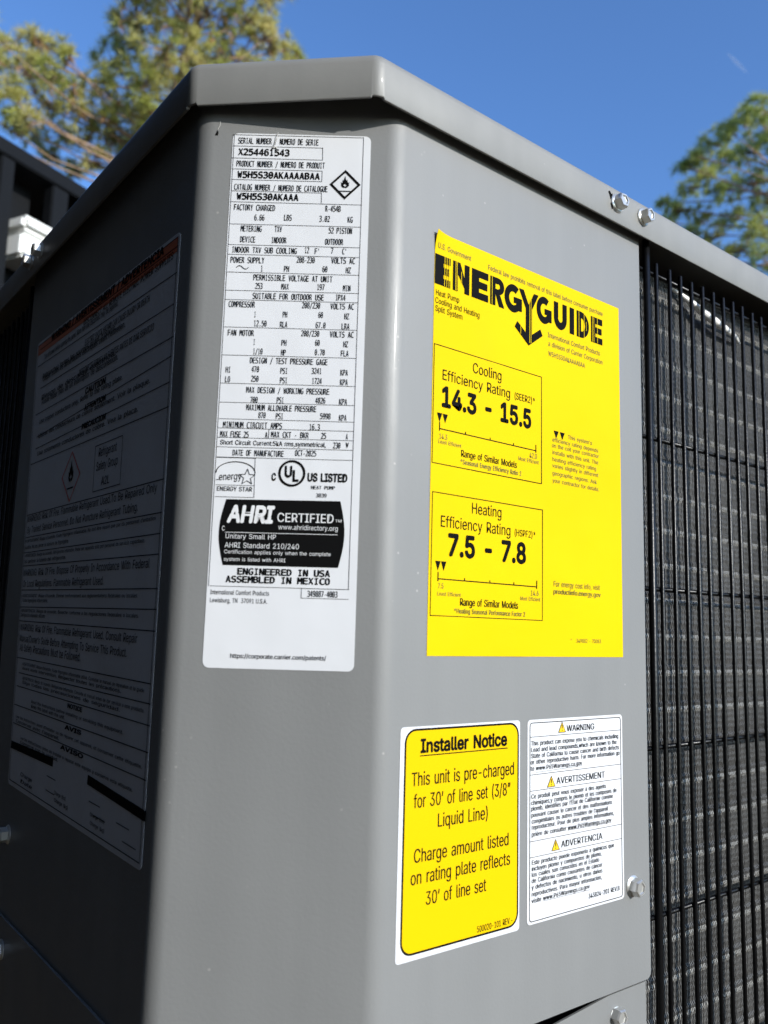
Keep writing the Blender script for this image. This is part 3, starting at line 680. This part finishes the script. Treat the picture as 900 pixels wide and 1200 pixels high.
RT_L = [(-71.9, 34.2, -15.1, 35.2), (-71.5, 29.3, -32.7, 29.6), (-71.7, 23.6, -32.5, 24.1), (-71.4, 18.6, -32.5, 18.9), (-71.4, 13.8, -32.5, 13.9), (-71.1, 8.5, -32.4, 8.7), (-71.2, 3.2, -15.3, 4.0), (-71.2, -6.9, -15.1, -6.1), (-71.3, -16.2, -15.1, -15.5), (-71.2, -20.7, -15.1, -19.8), (-71.4, -28.6, -15.2, -27.8), (-71.3, -36.6, -15.3, -36.0), (-71.1, -40.6, -15.2, -40.2), (-71.2, -52.7, -15.3, -52.3), (-71.1, -64.9, -15.2, -64.5), (-71.0, -77.1, -15.0, -76.6), (-70.9, -85.2, -15.1, -84.8), (-70.8, -92.1, -15.0, -92.0), (-71.0, -96.2, -15.1, -95.7), (-71.0, -100.3, -15.1, -99.5), (-71.0, -104.1, -15.2, -103.7), (-70.9, -108.5, -15.5, -107.8), (-70.8, -108.4, -54.8, -108.3), (-70.6, -124.9, -54.8, -124.4), (-70.5, -119.9, -54.8, -119.6), (-70.6, -161.1, -14.9, -160.7), (-33.9, -161.1, -15.1, -160.8), (-33.9, -164.9, -15.0, -164.7)]
RT_V = [(-71.7, 34.2, -71.7, 34.2), (-70.6, -161.1, -70.6, -161.1), (-15.1, 34.9, -15.1, 34.9), (-14.8, -160.7, -14.8, -160.7), (-32.7, 29.6, -32.5, 24.1), (-32.5, 18.9, -32.5, 13.9), (-32.4, 8.7, -32.3, 3.9), (-50.0, -96.1, -50.0, -99.9), (-55.1, -108.3, -54.8, -124.4), (-33.9, -161.1, -33.9, -164.9)]
LF_L = [(-273.5, -6.4, -69.8, -10.8), (-275.6, -17.1, -69.1, -23.4), (-265.8, -33.4, -70.3, -37.6), (-271.2, -49.4, -68.4, -53.0), (-264.2, -64.5, -69.1, -61.6), (-264.5, -72.0, -69.1, -73.2), (-272.0, -80.8, -68.6, -84.3), (-269.7, -112.7, -68.4, -115.8), (-269.1, -126.5, -68.3, -130.1), (-269.9, -135.8, -68.5, -139.0), (-269.3, -143.8, -68.8, -147.7), (-267.5, -158.3, -67.6, -162.1), (-267.5, -168.4, -67.3, -170.7), (-266.3, -176.6, -67.0, -179.6), (-264.9, -198.0, -67.8, -200.9), (-257.5, -206.6, -66.9, -208.9), (-259.6, -214.2, -66.1, -217.4), (-260.7, -224.9, -66.1, -227.9), (-259.6, -235.3, -66.4, -238.7)]
LF_B = [(-258.7, -247.5, -185.1, -247.4), (-129.8, -248.2, -66.3, -252.1)]


chars = {'p': set(), 'm': set(), 'b': set(), 'd': set(), 'D': set()}
for rows in (EN_T, IN_T, PW_T, RT_T, AH_T, LF_T):
    for r in rows: chars[STY[r[6]]] |= set(r[0])-{' '}
chars['b'] |= set('UL'); chars['p'] |= set('energy!'); chars['b'] |= set('!')
chars['m'] |= chars['p']
load_glyphs(chars)

# --- energy label (right face)
E0, E1, EZ0, EZ1 = 22.2, 155.6, -186.6, 0.0
n_ = 10; v = []; f = []
NC, NR = 44, 62
cols_ = [E0+(E1-E0)*i/NC for i in range(NC+1)]; rows_ = [EZ1-(EZ1-EZ0)*j/NR for j in range(NR+1)]
BUB = [(60, -44, 7, .35), (118, -60, 9, .4), (130, -125, 6, .4), (108, -150, 10, .35), (40, -178, 8, .35), (146, -90, 6, .35), (98, -110, 5, .3), (75, -181, 9, .3)]
def curl(u, z):
    d = math.hypot(u-E0, z-EZ1); e = max(0, 1-d/11)          # lifted top corner
    return .20 + 2.2*e*e + sum(h*math.exp(-((u-a)**2+(z-b)**2)/(r*r)) for a, b, r, h in BUB)
for j, z in enumerate(rows_):
    for i, u in enumerate(cols_): v.append(FR(u, z, curl(u, z)))
for j in range(NR):
    for i in range(NC):
        a = j*(NC+1)+i; f.append((a, a+NC+1, a+NC+2, a+1))
per = [i for i in range(NC+1)]+[(NC+1)*j+NC for j in range(1, NR+1)]+[NR*(NC+1)+i for i in range(NC-1, -1, -1)]+[(NC+1)*j for j in range(NR-1, 0, -1)]
b0 = len(v)
for i in per:
    j, k = divmod(i, NC+1); v.append(FR(cols_[k], rows_[j], max(.02, curl(cols_[k], rows_[j])-.18)))
for i in range(len(per)):
    k = (i+1) % len(per); f.append((per[i], per[k], b0+k, b0+i))
en = obj('energy_label', v, f, M['yellow'], hp, label='bright yellow energy rating label with black lettering, top corner curling'); auto(en, 40)
def FE(u, z, off): return FR(u, z, off+curl(u, z)-.20+(.1 if curl(u, z) > .21 else 0))
# logo strokes
OFF = .42
lg = MB()
def bar(u0, u1, z0, z1, o_=OFF): poly(lg, FE, [(u0, z0), (u1, z0), (u1, z1), (u0, z1)], o_)
def letterE(u, t, b, wd, st):
    bar(u, u+st, b, t); h = (t-b)
    for zz in (t-h*.24, b+h*.38, b): bar(u+st, u+wd-(.6 if zz == b+h*.38 else 0), zz, zz+h*.24)
ZTp, ZBt = -10.6, -24.5
letterE(22.4, ZTp, ZBt, 9.2, 5.0)
bar(33.2, 36.2, ZBt, ZTp); bar(40.4, 43.4, ZBt, ZTp); poly(lg, FE, [(36.2, ZTp), (36.2, ZTp-5.5), (40.4, ZBt+2.5), (40.4, ZTp-7.0), (37.6, ZTp)], OFF)
letterE(45.0, ZTp, ZBt, 10.6, 4.6)
def arcband(cx, cz, ro, ri, a0, a1, n=14, sx=1.0):
    pts = []
    for k in range(n+1):
        t = math.radians(a0+(a1-a0)*k/n); pts.append(((cx+ro*math.cos(t)*sx, cz+ro*math.sin(t)), (cx+ri*math.cos(t)*sx, cz+ri*math.sin(t))))
    for k in range(n): poly(lg, FE, [pts[k][0], pts[k+1][0], pts[k+1][1], pts[k][1]], OFF)
# R
bar(57.0, 60.4, ZBt, ZTp); bar(60.4, 62.2, ZTp-3.0, ZTp); bar(60.4, 62.2, ZTp-8.2, ZTp-5.6); arcband(62.2, ZTp-4.1, 4.1, 1.3, -90, 90)
poly(lg, FE, [(60.6, ZTp-8.2), (63.6, ZTp-8.2), (66.4, ZBt), (62.9, ZBt)], OFF)
# G
def letterG(cx, rx=1.0):
    cz = (ZTp+ZBt)/2; arcband(cx, cz, 6.95, 3.4, 52, 352, 24, .86*rx); bar(cx+.4, cx+5.98*rx, cz-2.0, cz+.9, OFF+.03)
    bar(cx+2.9*rx, cx+5.98*rx, cz-5.4, cz-2.02, OFF+.03)
letterG(72.6)
# Y with the arrow
for q in ([(76.6, ZTp-.6), (79.9, ZTp-.6), (83.6, -18.2), (83.6, -24)], [(90.6, ZTp-.6), (87.3, ZTp-.6), (83.6, -18.2), (83.6, -24)]): poly(lg, FE, q, OFF)
bar(81.5, 85.8, -37.0, -17.6, OFF+.03)
for s_ in (-1, 1): poly(lg, FE, [(83.65, -38.4), (83.65+s_*9.9, -31.2), (83.65+s_*8.2, -28.2), (83.65, -34.0)], OFF+.05)
letterG(94.8, .92)
bar(102.2, 105.4, -18.5, ZTp); bar(108.8, 112.0, -18.5, ZTp); arcband(107.1, -18.5, 6.0, 2.2, 180, 360, 16, .816)
bar(114.4, 117.8, ZBt, ZTp)
bar(120.0, 123.4, ZBt, ZTp); arcband(123.4, (ZTp+ZBt)/2, 6.95, 3.6, -90, 90, 18, .92)
letterE(131.6, ZTp, ZBt, 9.4, 3.6)
lg.build('energy_logo', M['ink'], en)
mb = MB()                                             # thin gaps where the printer skipped
for u, z0, z1 in [(27.9, ZBt, ZTp), (29.2, ZBt, ZTp), (30.5, ZBt, ZTp), (34.6, ZBt, ZTp), (35.4, ZBt, ZTp), (38.2, -20, ZTp-4), (57.9, ZBt, ZTp), (83.9, -37, -15), (84.9, -37, -15), (121.4, ZBt, ZTp), (125.6, ZBt, ZTp), (127.3, -20, -15), (132.5, ZBt, ZTp), (133.6, ZBt, ZTp), (136.6, ZBt, ZTp), (77.6, -34, -29)]:
    poly(mb, FE, [(u, z0), (u+.28, z0), (u+.28, z1), (u, z1)], OFF+.10)
mb.build('print_gap', M['yellow'], en, kind='stuff')
tx = MB(); td = MB()
for r in EN_T: lay(td if r[5] < 2.6 else tx, FE, r, .38)
for u0, z0, u1, z1 in ((22.9, -105.0, 92.9, -52.2), (23.5, -169.9, 93.6, -117.6)):
    for a in ((u0, z0, u1, z0), (u1, z0, u1, z1), (u1, z1, u0, z1), (u0, z1, u0, z0)): line(tx, FE, a[:2], a[2:], .34, .36)
for zz, ua, ub in ((-89.5, 26.8, 88.9), (-154.4, 27.5, 89.6)):
    line(tx, FE, (ua, zz), (ub, zz), .45, .36)
    for k in range(5):
        u = ua+(ub-ua)*k/4; hh = 2.9 if k in (0, 4) else 1.2; bt = 1.0 if k in (0, 4) else 0
        poly(tx, FE, [(u-.25, zz-bt), (u+.25, zz-bt), (u+.25, zz+hh), (u-.25, zz+hh)], .40)
for ua, zt_ in ((25.2, -82.6), (25.8, -146.9)):
    for k in range(2): poly(tx, FE, [(ua+3.3*k, zt_), (ua+1.5+3.3*k, zt_-4.0), (ua+3.0+3.3*k, zt_)], .40)
for k in range(2): poly(tx, FE, [(101.9+4.6*k, -77.3), (103.7+4.6*k, -81.0), (105.5+4.6*k, -77.3)], .40)
tx.build('printed_text', M['ink'], en); td.build('small_print', M['dim'], en, kind='stuff')

# --- installer notice
ins_ = sheet('notice_label', FR, rrect(9.2, -303.6, 78.7, -214.8, 1.6), M['white'], label='yellow installer notice with white border')
o = sheet('yellow_field', FR, rrect(12.2, -301.0, 77.2, -216.3, 5.2), M['yellow2'], .20, .26, ins_)
mb = MB(); ringpoly(mb, FR, rrect(11.4, -301.6, 77.9, -215.6, 5.6), .85, .32)
for r in IN_T: lay(mb, FR, r[:6]+('m' if r[6] == 'p' else r[6],), .36)
line(mb, FR, (19.8, -226.4), (70.4, -226.4), .45, .36)
mb.build('printed_text', M['ink'], ins_)

# --- warning label in three languages
pw = sheet('warning_label', FR, rrect(83.75, -302.9, 154.0, -215.0, 2.0), M['white'], label='white chemical warning label in three languages')
mb = MB(); ringpoly(mb, FR, rrect(85.1, -301.9, 152.7, -216.2, 1.6), .38, .34)
for r in PW_T: lay(mb, FR, r[:6]+('m',), .38)
for z in (-222.6, -239.2, -246.2, -267.9, -274.7): line(mb, FR, (85.3, z), (152.5, z), .26, .36)
for a in PW_L[7:]: line(mb, FR, a[:2], a[2:], .16, .36)
for ua, za, ub, zb in PW_TRI: ringpoly(mb, FR, [(ua-.3, za-.2), (ub+.3, za-.2), ((ua+ub)/2, za+4.9)], .3, .40)
for ua, za, ub, zb in PW_TRI: u = (ua+ub)/2; poly(mb, FR, [(u-.2, za+1.5), (u+.2, za+1.5), (u+.35, za+3.3), (u-.35, za+3.3)], .42); poly(mb, FR, [(u-.25, za+.6), (u+.25, za+.6), (u+.25, za+1.1), (u-.25, za+1.1)], .42)
mb.build('printed_text', M['ink'], pw)
for ua, za, ub, zb in PW_TRI:
    mb = MB(); poly(mb, FR, [(ua, za-.1), (ub, za-.1), ((ua+ub)/2, za+4.6)], .36); mb.build('warning_triangle', M['warn'], pw)

# --- rating plate on the cut corner
rt = sheet('rating_label', FC, rrect(-71.9, -193.2, -11.9, 35.5, 2.6), M['white'], label='tall white rating plate crowded with black type')
mb = MB()
for r in RT_T: lay(mb, FC, r, .38)
for a in RT_L: line(mb, FC, (a[0], (a[1]+a[3])/2), (a[2], (a[1]+a[3])/2), .17, .34)
for a in [(-71.2, 34.6, -71.2, -161), (-15.1, 34.9, -15.1, -160.9)]+RT_V[4:]: line(mb, FC, a[:2], a[2:], .17, .36)
mb.build('printed_text', M['ink'], rt)
mb = MB(); dia = [(-22.4, 5.9), (-15.7, 12.75), (-22.4, 19.6), (-29.1, 12.75)]; ringpoly(mb, FC, dia, .95, .40)
def flame(mb, F, u, z, s, off):
    L_ = [(-.1,-1.0),(-.55,-.85),(-.85,-.45),(-.80,.0),(-.95,.35),(-.62,.10),(-.50,.55),(-.60,.95),(-.28,.60),(-.22,1.05),(0,1.75),(.12,1.05),(.30,.62),(.55,1.0),(.48,.45),(.70,.12),(.95,.42),(.82,-.05),(.85,-.5),(.5,-.88),(.12,-1.0),(.32,-.55),(.10,-.05),(0,.25),(-.12,-.1),(-.34,-.55)]
    pts = [(u+a*s, z+b*s) for a, b in L_]
    cu_ = (u, z-.1*s); n = len(pts)
    for k in range(n):
        a, b = pts[k], pts[(k+1) % n]
        if k < 20: m_ = [(u+L_[k][0]*s*.42, z+(L_[k][1]*.25-.35)*s), (u+L_[k+1][0]*s*.42, z+(L_[k+1][1]*.25-.35)*s)]; poly(mb, F, [a, b, m_[1], m_[0]], off+.003*k)
flame(mb, FC, -22.4, 13.2, 2.0, .40); line(mb, FC, (-24.6, 9.7), (-20.2, 9.7), .4, .40)
mb.build('flammable_symbol', M['ink'], rt)
mb = MB()                                             # sine mark, star mark, listing ring
pts = [(-67.1+5*k/14, -26.0+.75*math.sin(2*math.pi*k/14)) for k in range(15)]
for a, b in zip(pts, pts[1:]): line(mb, FC, a, b, .30, .38)
mb.build('sine_mark', M['ink'], rt); mb = MB()
pts = [(-62.8-8.0*math.cos(math.pi*k/16), -114.6+4.6*math.sin(math.pi*k/16)) for k in range(17)]
for a, b in zip(pts, pts[1:]): line(mb, FC, a, b, .34, .38)
st = [(-58.0+(3.4 if k % 2 == 0 else 1.45)*math.sin(math.pi*k/5), -116.3+(3.4 if k % 2 == 0 else 1.45)*math.cos(math.pi*k/5)) for k in range(10)]
for a, b in zip(st, st[1:]+st[:1]): line(mb, FC, a, b, .26, .39)
line(mb, FC, (-70.6, -117.6), (-69.6, -117.6), .22, .38); lay(mb, FC, ('energy', -69.6, -60.2, -117.9, -117.3, 3.0, 'p'), .38)
mb.build('star_mark', M['ink'], rt, kind='stuff'); mb = MB()
cx, cz = -39.8, -114.2; N_ = 36
ringpoly(mb, FC, [(cx+5.55*math.cos(2*math.pi*k/N_), cz+5.55*math.sin(2*math.pi*k/N_)) for k in range(N_)], .95, .38)
lay(mb, FC, ('U', cx-3.1, cx+.3, cz-1.5, cz-1.5, 4.4, 'b'), .38); lay(mb, FC, ('L', cx+.2, cx+2.9, cz-3.2, cz-3.2, 4.4, 'b'), .38)
mb.build('listing_mark', M['ink'], rt, kind='stuff')
mb = MB(); side = []
for k in range(13): t = k/12; side.append((-66.0-2.3*math.sin(math.pi*t), -125.6-26.8*t))
side += [(-19.6+0*0, -152.3)] + [(-19.6+2.1*math.sin(math.pi*k/12), -152.3+27.1*k/12) for k in range(1, 13)]
n = len(side); mb.add([FC(u, z, .34) for u, z in side], [tuple(range(n))])
bl = mb.build('certified_block', M['ink'], rt)
mb = MB()
for r in AH_T: lay(mb, FC, r, .42)
line(mb, FC, (-65.7, -139.1), (-20.4, -139.0), .2, .42)
mb.build('white_lettering', M['wink'], rt)
mb = MB(); pts = [(-65.6, -131.4), (-62, -131.0), (-57, -131.2), (-52, -132.0), (-47, -132.3), (-45.5, -132.2)]
for a, b in zip(pts, pts[1:]): line(mb, FC, a, b, .55, .47)
mb.build('swoosh', M['ink'], rt)
# lint caught on the plate, and a paint run above it
mb = MB(); mb.tube([FC(-52.3, 36.0, .7), FC(-52.6, 34.0, 1.0), FC(-53.2, 31.5, .8), FC(-54.0, 29.6, .6)], [.00008, .00012, .00016, .00012], 6)
for k in range(9):
    a = k*2.4; q = FC(-53.6+.75*math.cos(a), 29.0+.55*math.sin(a*1.3), .5); mb.tube([q, q+Vector((.0004*math.cos(a*2), -.0003, .0004*math.sin(a*3)))], [.00042, .0002], 6)
mb.build('lint', M['lint'], rt)
mb = MB(); q0 = (-79.0, 38.5); mb.tube([FC(q0[0]+1.2, q0[1]+2.6, .1), FC(q0[0]+1.1, q0[1]+.4, .2), FC(q0[0]+.3, q0[1]-1.5, .1)], .00012, 6); mb.build('paint_run', M['lint'], hp)
mb = MB(); poly(mb, FC, [(q0[0]-.9, q0[1]-4.2), (q0[0]+.5, q0[1]-4.3), (q0[0]+.7, q0[1]-2.6), (q0[0], q0[1]-1.7), (q0[0]-.3, q0[1]-2.8)], .06); mb.build('paint_chip', M['hole'], hp)

# --- shaded warning sheet on the left face
TLc, TRc, BRc, BLc = (-281.5, -.6), (-68.2, -4.2), (-65.3, -273.2), (-260.5, -269.4)
def quad(s, t, m_=0):
    a = Vector(TLc).lerp(Vector(TRc), s); b = Vector(BLc).lerp(Vector(BRc), s); p = a.lerp(b, t); return (p.x, p.y)
rq = [(u/213, 1-z/270) for u, z in rrect(0, 0, 213, 270, 3.2)]
lf = sheet('caution_label', FL, [quad(s, t) for s, t in rq], M['white'], label='large shaded warning sheet with an orange top band')
mb = MB(); mb.add([FL(*quad(s, t), .30) for s, t in ((.013, .0085), (.99, .0085), (.99, .0335), (.013, .0335))], [(3, 2, 1, 0)]); mb.build('orange_band', M['orange'], lf)
mb = MB()
for r in LF_T: lay(mb, FL, r, .40)
for a in LF_L: line(mb, FL, a[:2], a[2:], .45, .36)
for s_ in (0, 1): pass
ed = [quad(s, t) for s, t in ((.012, .990), (.990, .990), (.990, .008), (.012, .008))]
for a, b in zip(ed, ed[1:]+ed[:1]): line(mb, FL, a, b, .45, .38)
for a in LF_B: line(mb, FL, a[:2], a[2:], 4.2, .37)
bx = [(-155.5, -111.4), (-118.8, -111.8), (-119.6, -88.2), (-156.5, -87.7)]
for a, b in zip(bx, bx[1:]+bx[:1]): line(mb, FL, a, b, .4, .37)
flame(mb, FL, -192.3, -97.0, 4.6, .40); line(mb, FL, (-197, -105), (-187.5, -105), .8, .38)
for u, z in ((-142, -257), (-135, -262), (-108, -260), (-100, -266), (-205, -255), (-205, -262)): line(mb, FL, (u+14, z), (u+28, z-.3), .4, .38)
mb.build('printed_text', M['ink'], lf)
mb = MB(); ringpoly(mb, FL, [(-191.5, -113.0), (-177.0, -98.8), (-193.0, -84.2), (-208.0, -97.6)], 1.0, .38); mb.build('red_diamond', M['red'], lf)

# ------------------------------------------------------------------ dark steel-framed shed beyond the cabinet

SE = Vector((0.9137, 0.4064, 0)); SN = Vector((0.4064, -0.9137, 0)); SP = Vector((0.413, 2.263, 1.221+H))   # eave direction, outward normal, a point on the eave top
sh = thing('shed', 'dark steel framed shed behind the cabinet, its eave sloping down to the lid', 'shed', (SP.x, SP.y, 0))
SR = Matrix(((SE.x, -SN.x, 0), (SE.y, -SN.y, 0), (0, 0, 1)))
def shed_box(name, s0, s1, d0, d1, z0, z1, m, parent, base=None, bev=.004):
    """s along the eave, d inwards, z below the eave top"""
    q = MB(); q.box(s0, s1, d0, d1, z0, z1); base = base or Vector((SP.x, SP.y, 0))
    q.v = [SR @ Vector((p.x, p.y, 0)) + Vector((SP.x, SP.y, SP.z+p.z)) - base for p in q.v]
    o_ = q.build(name, m, parent)
    bm = bmesh.new(); bm.from_mesh(o_.data); bmesh.ops.bevel(bm, geom=list(bm.edges), offset=bev, segments=2, affect='EDGES'); bm.to_mesh(o_.data); bm.free()
    return o_
shed_box('fascia', -2.6, 1.3, 0, .05, -.048, 0, M['shed'], sh)
shed_box('roof', -2.6, 1.3, .055, 2.4, -.03, .01, M['shed'], sh)
for s0 in (-1.40, -.765, -.133, .051, .70, 1.20): shed_box('post', s0, s0+.047 if s0 != .051 else s0+.062, .004, .046, -2.02, -.05, M['shed'], sh)
for s0, s1 in ((-1.353, -.767), (-.716, -.135), (-.084, .049), (.116, .698), (.75, 1.198)): shed_box('wall_panel', s0, s1, .10, .14, -2.02, -.05, M['shed'], sh)
wb = thing('utility_box', 'small white box lit by the sun between the shed posts', 'box', (SP.x, SP.y, SP.z-.34))
wbB = Vector((SP.x, SP.y, SP.z-.34))
shed_box('body', -.068, .046, -.030, .098, -.338, -.262, M['wbox'], wb, wbB, .010)
shed_box('cover', -.074, .050, -.042, .098, -.260, -.212, M['wbox'], wb, wbB, .014)


# ------------------------------------------------------------------ pines
LEFT = [(-0.25, -0.29, 9.3, 0.406), (0.25, -0.3, 9.46, 0.481), (0.74, -0.53, 9.67, 0.485), (1.34, -0.59, 9.88, 0.452), (1.51, -0.89, 9.47, 0.302), (-0.09, 0.43, 9.3, 0.395), (-0.16, -1.11, 8.29, 0.422), (0.58, -0.69, 8.85, 0.45), (1.4, -0.25, 9.45, 0.481), (1.5, -0.7, 8.93, 0.339), (-0.19, 0.63, 9.0, 0.337), (-0.25, -0.67, 8.03, 0.427), (0.4, -0.27, 8.41, 0.45), (0.66, -0.87, 8.28, 0.384), (-0.44, 0.27, 8.33, 0.321), (-0.05, 0.32, 8.18, 0.403), (0.02, -0.7, 7.56, 0.346), (-0.56, -0.06, 7.66, 0.281), (0.44, -0.41, 7.89, 0.322), (-1.61, 1.08, 8.93, 0.31), (-1.48, 0.94, 8.56, 0.304), (-1.52, -0.32, 8.24, 0.126), (-1.18, 0.8, 8.79, 0.277), (-1.2, -0.4, 8.16, 0.139), (-1.09, 0.59, 8.41, 0.243), (-1.69, 0.06, 7.59, 0.252), (-1.53, -0.09, 7.3, 0.247), (-0.97, 1.19, 8.39, 0.28), (-0.98, -0.09, 7.89, 0.178), (-0.86, 0.02, 7.67, 0.217), (-1.04, 1.7, 8.02, 0.213), (-0.72, 1.32, 8.08, 0.252), (-0.64, 0.26, 7.47, 0.219), (-0.72, 1.67, 7.83, 0.17), (-1.5, 0.94, 7.7, 0.214), (-0.13, 0.76, 7.95, 0.3), (-0.52, 0.2, 7.18, 0.191), (0.24, 1.22, 8.04, 0.254), (-0.52, 1.19, 7.47, 0.123), (2.03, -0.67, 9.63, 0.113), (2.09, -0.76, 9.44, 0.126), (0.06, 0.01, 7.54, 0.284), (-2.11, 0.41, 8.06, 0.365), (-2.28, 0.34, 7.45, 0.38), (-2.55, 0.12, 7.8, 0.315), (-2.33, -0.32, 8.12, 0.274), (-2.6, 0.74, 7.39, 0.323), (-0.18, -0.66, 9.64, 0.405), (-0.06, -1.85, 9.04, 0.42), (0.81, -1.14, 9.94, 0.409), (-0.16, -1.45, 9.69, 0.39), (0.17, -1.77, 9.79, 0.362), (-0.27, -0.5, 10.16, 0.306), (-0.03, -1.62, 10.22, 0.292), (1.08, -1.81, 9.38, 0.259), (1.69, -1.09, 8.71, 0.331), (1.57, -0.31, 8.58, 0.41), (0.73, -0.93, 7.63, 0.374), (2.36, -0.36, 9.05, 0.355)]
RIGHT = [(-1.38, 0.25, 10.05, 0.268), (0.05, 1.37, 11.04, 0.281), (0.6, 1.16, 10.9, 0.379), (-1.53, 0.81, 9.82, 0.251), (0.03, 1.99, 10.78, 0.244), (-0.4, 0.96, 9.93, 0.354), (-0.15, 1.65, 10.17, 0.328), (-1.64, 1.33, 9.51, 0.184), (-1.61, 1.61, 9.43, 0.168), (-1.07, 1.5, 9.46, 0.258), (0.49, 2.79, 10.32, 0.25), (-0.77, 1.37, 9.19, 0.31), (0.69, 1.54, 9.95, 0.374), (1.39, 1.49, 9.85, 0.46), (0.29, 3.29, 10.08, 0.135), (-0.79, 2.32, 9.2, 0.212), (-0.49, 2.03, 9.06, 0.229), (-0.38, 2.77, 9.17, 0.163), (0.84, 1.97, 9.43, 0.3), (-0.35, 0.88, 8.35, 0.306), (0.68, 2.39, 9.12, 0.28), (0.5, 2.82, 9.3, 0.245), (1.31, 2.14, 8.93, 0.342), (-0.27, 0.83, 7.76, 0.336), (1.38, 2.6, 8.89, 0.288), (-0.77, 1.82, 8.08, 0.17), (-0.38, 0.15, 10.35, 0.388), (0.63, 0.31, 10.17, 0.477), (1.77, 0.26, 10.06, 0.498), (0.19, 0.39, 9.25, 0.458), (2.0, 0.64, 9.39, 0.537), (1.38, -0.24, 8.82, 0.436), (-0.19, 0.42, 9.71, 0.386), (0.74, 0.46, 8.0, 0.456), (0.77, -0.28, 7.59, 0.447), (0.23, 0.66, 7.15, 0.406), (0.08, 1.31, 7.31, 0.342), (0.64, 0.13, 10.71, 0.334), (2.88, 0.05, 8.53, 0.387), (-0.21, -0.57, 9.57, 0.309), (-0.36, 1.59, 7.19, 0.303), (1.89, 1.55, 9.23, 0.387), (1.71, 0.44, 7.41, 0.399)]

def pine(name, label, base, clumps, m, nl, nw, seed, topz, lean=(0, 0), dens=1.0, brown=.06):
    rnd = random.Random(seed)
    t = thing(name, label, 'tree', (base[0], base[1], 0), 'pine trees')
    tr = MB(); pts = []; rad = []
    for k in range(13):
        q = k/12; pts.append(Vector((lean[0]*q*q+rnd.uniform(-.05, .05), lean[1]*q*q+rnd.uniform(-.05, .05), topz*q-.1*(k == 0)))); rad.append(.22*(1-q)+.035)
    tr.tube(pts, rad, 10); tr.build('trunk', M['bark'], t, smooth=True)
    def trunk_at(z):
        q = min(max(z/topz, 0), 1)*12; i = min(int(q), 11); return pts[i].lerp(pts[i+1], q-i)
    nv = []; nf = []; bv = []; bf = []
    def needles(p, ax, n, V, Fc, ln):
        a = ax.orthogonal().normalized(); c = ax.cross(a)
        for _ in range(n):
            th_ = math.acos(1-rnd.random()*1.05); ph = rnd.uniform(0, 6.283)
            d = (ax*math.cos(th_)+(a*math.cos(ph)+c*math.sin(ph))*math.sin(th_)).normalized()
            s_ = d.cross(Vector((rnd.uniform(-1, 1), rnd.uniform(-1, 1), rnd.uniform(-1, 1)))).normalized()*nw*.5
            l = ln*rnd.uniform(.65, 1.1); b = len(V); q = p+d*l*.08
            V.extend((q-s_, q+s_, p+d*l+Vector((0, 0, -.12*l*rnd.random())))); Fc.append((b, b+1, b+2))
    for x, y, z, R in clumps:
        c = Vector((x, y, z)); z0 = max(1.5, z-.25*math.hypot(x, y)-.2); s = trunk_at(min(z0, topz-.3))
        mid = s.lerp(c, .5)+Vector((rnd.uniform(-.12, .12), rnd.uniform(-.3, .3), -.3*rnd.random()))
        lm = MB(); lm.tube([s, s.lerp(mid, .5)+Vector((0, 0, .05)), mid, mid.lerp(c, .55), c], [q*(1.0 if rnd.random() < .12 else .5) for q in (.036, .030, .024, .016, .008)], 6)
        nt_ = int((9+(R/.075)**2*.8)*dens)
        for k in range(nt_):
            d = Vector((rnd.gauss(0, 1), rnd.gauss(0, 1), rnd.gauss(0, .8))).normalized(); rr = R*(rnd.random()**.45)
            p = c+d*rr
            if k % 2 == 0: lm.tube([c.lerp(mid, .25*rnd.random()), c.lerp(p, .6)+Vector((0, 0, -.03)), p], [.012, .008, .004], 4, False)
            ax = (d*.8+Vector((0, 0, .55))+(p-s).normalized()*.5).normalized()
            if rnd.random() < brown: needles(p-Vector((0, 0, .05)), -ax, 16, bv, bf, nl*.8)
            needles(p, ax, int(40*dens), nv, nf, nl)
        lm.build('limb', M['bark'], t, smooth=True)
    obj('crown', nv, nf, M[m], t, kind='stuff'); obj('dead_needles', bv, bf, M['brown'], t, kind='stuff')
    return t
pine('pine_tree', 'sparse olive pine with brown cones and bare limbs rising behind the cabinet lid', (3.75, 10.75), LEFT, 'needle', .18, .013, 11, 10.6, (.8, -.3), 1.0, .16)
pine('pine_tree', 'rounded greener pine standing beyond the screws of the lid', (14.6, 6.1), RIGHT, 'needle2', .20, .015, 12, 9.6, (.2, .1), 1.0, .05)

# ------------------------------------------------------------------ vapour streak
m = bpy.data.materials.new('vapour'); m.use_nodes = True; n = m.node_tree; bs = n.nodes['Principled BSDF']
bs.inputs['Base Color'].default_value = (.85, .87, .9, 1); bs.inputs['Roughness'].default_value = 1; bs.inputs['Alpha'].default_value = .09; bs.inputs['Specular IOR Level'].default_value = 0
q = MB(); a, b = Vector((1079.5, 579.1, 866.0)), Vector((1108.8, 564.1, 838.3)); q.tube([(b-a)*(k/8) for k in range(9)], [.3, 1.0, 1.6, 2.0, 2.2, 2.0, 1.6, 1.0, .3], 8)
o = q.build('vapour_trail', m, smooth=True); o.location = a; o['label'] = 'faint white vapour streak in the clear sky above the right pine'; o['category'] = 'vapour trail'
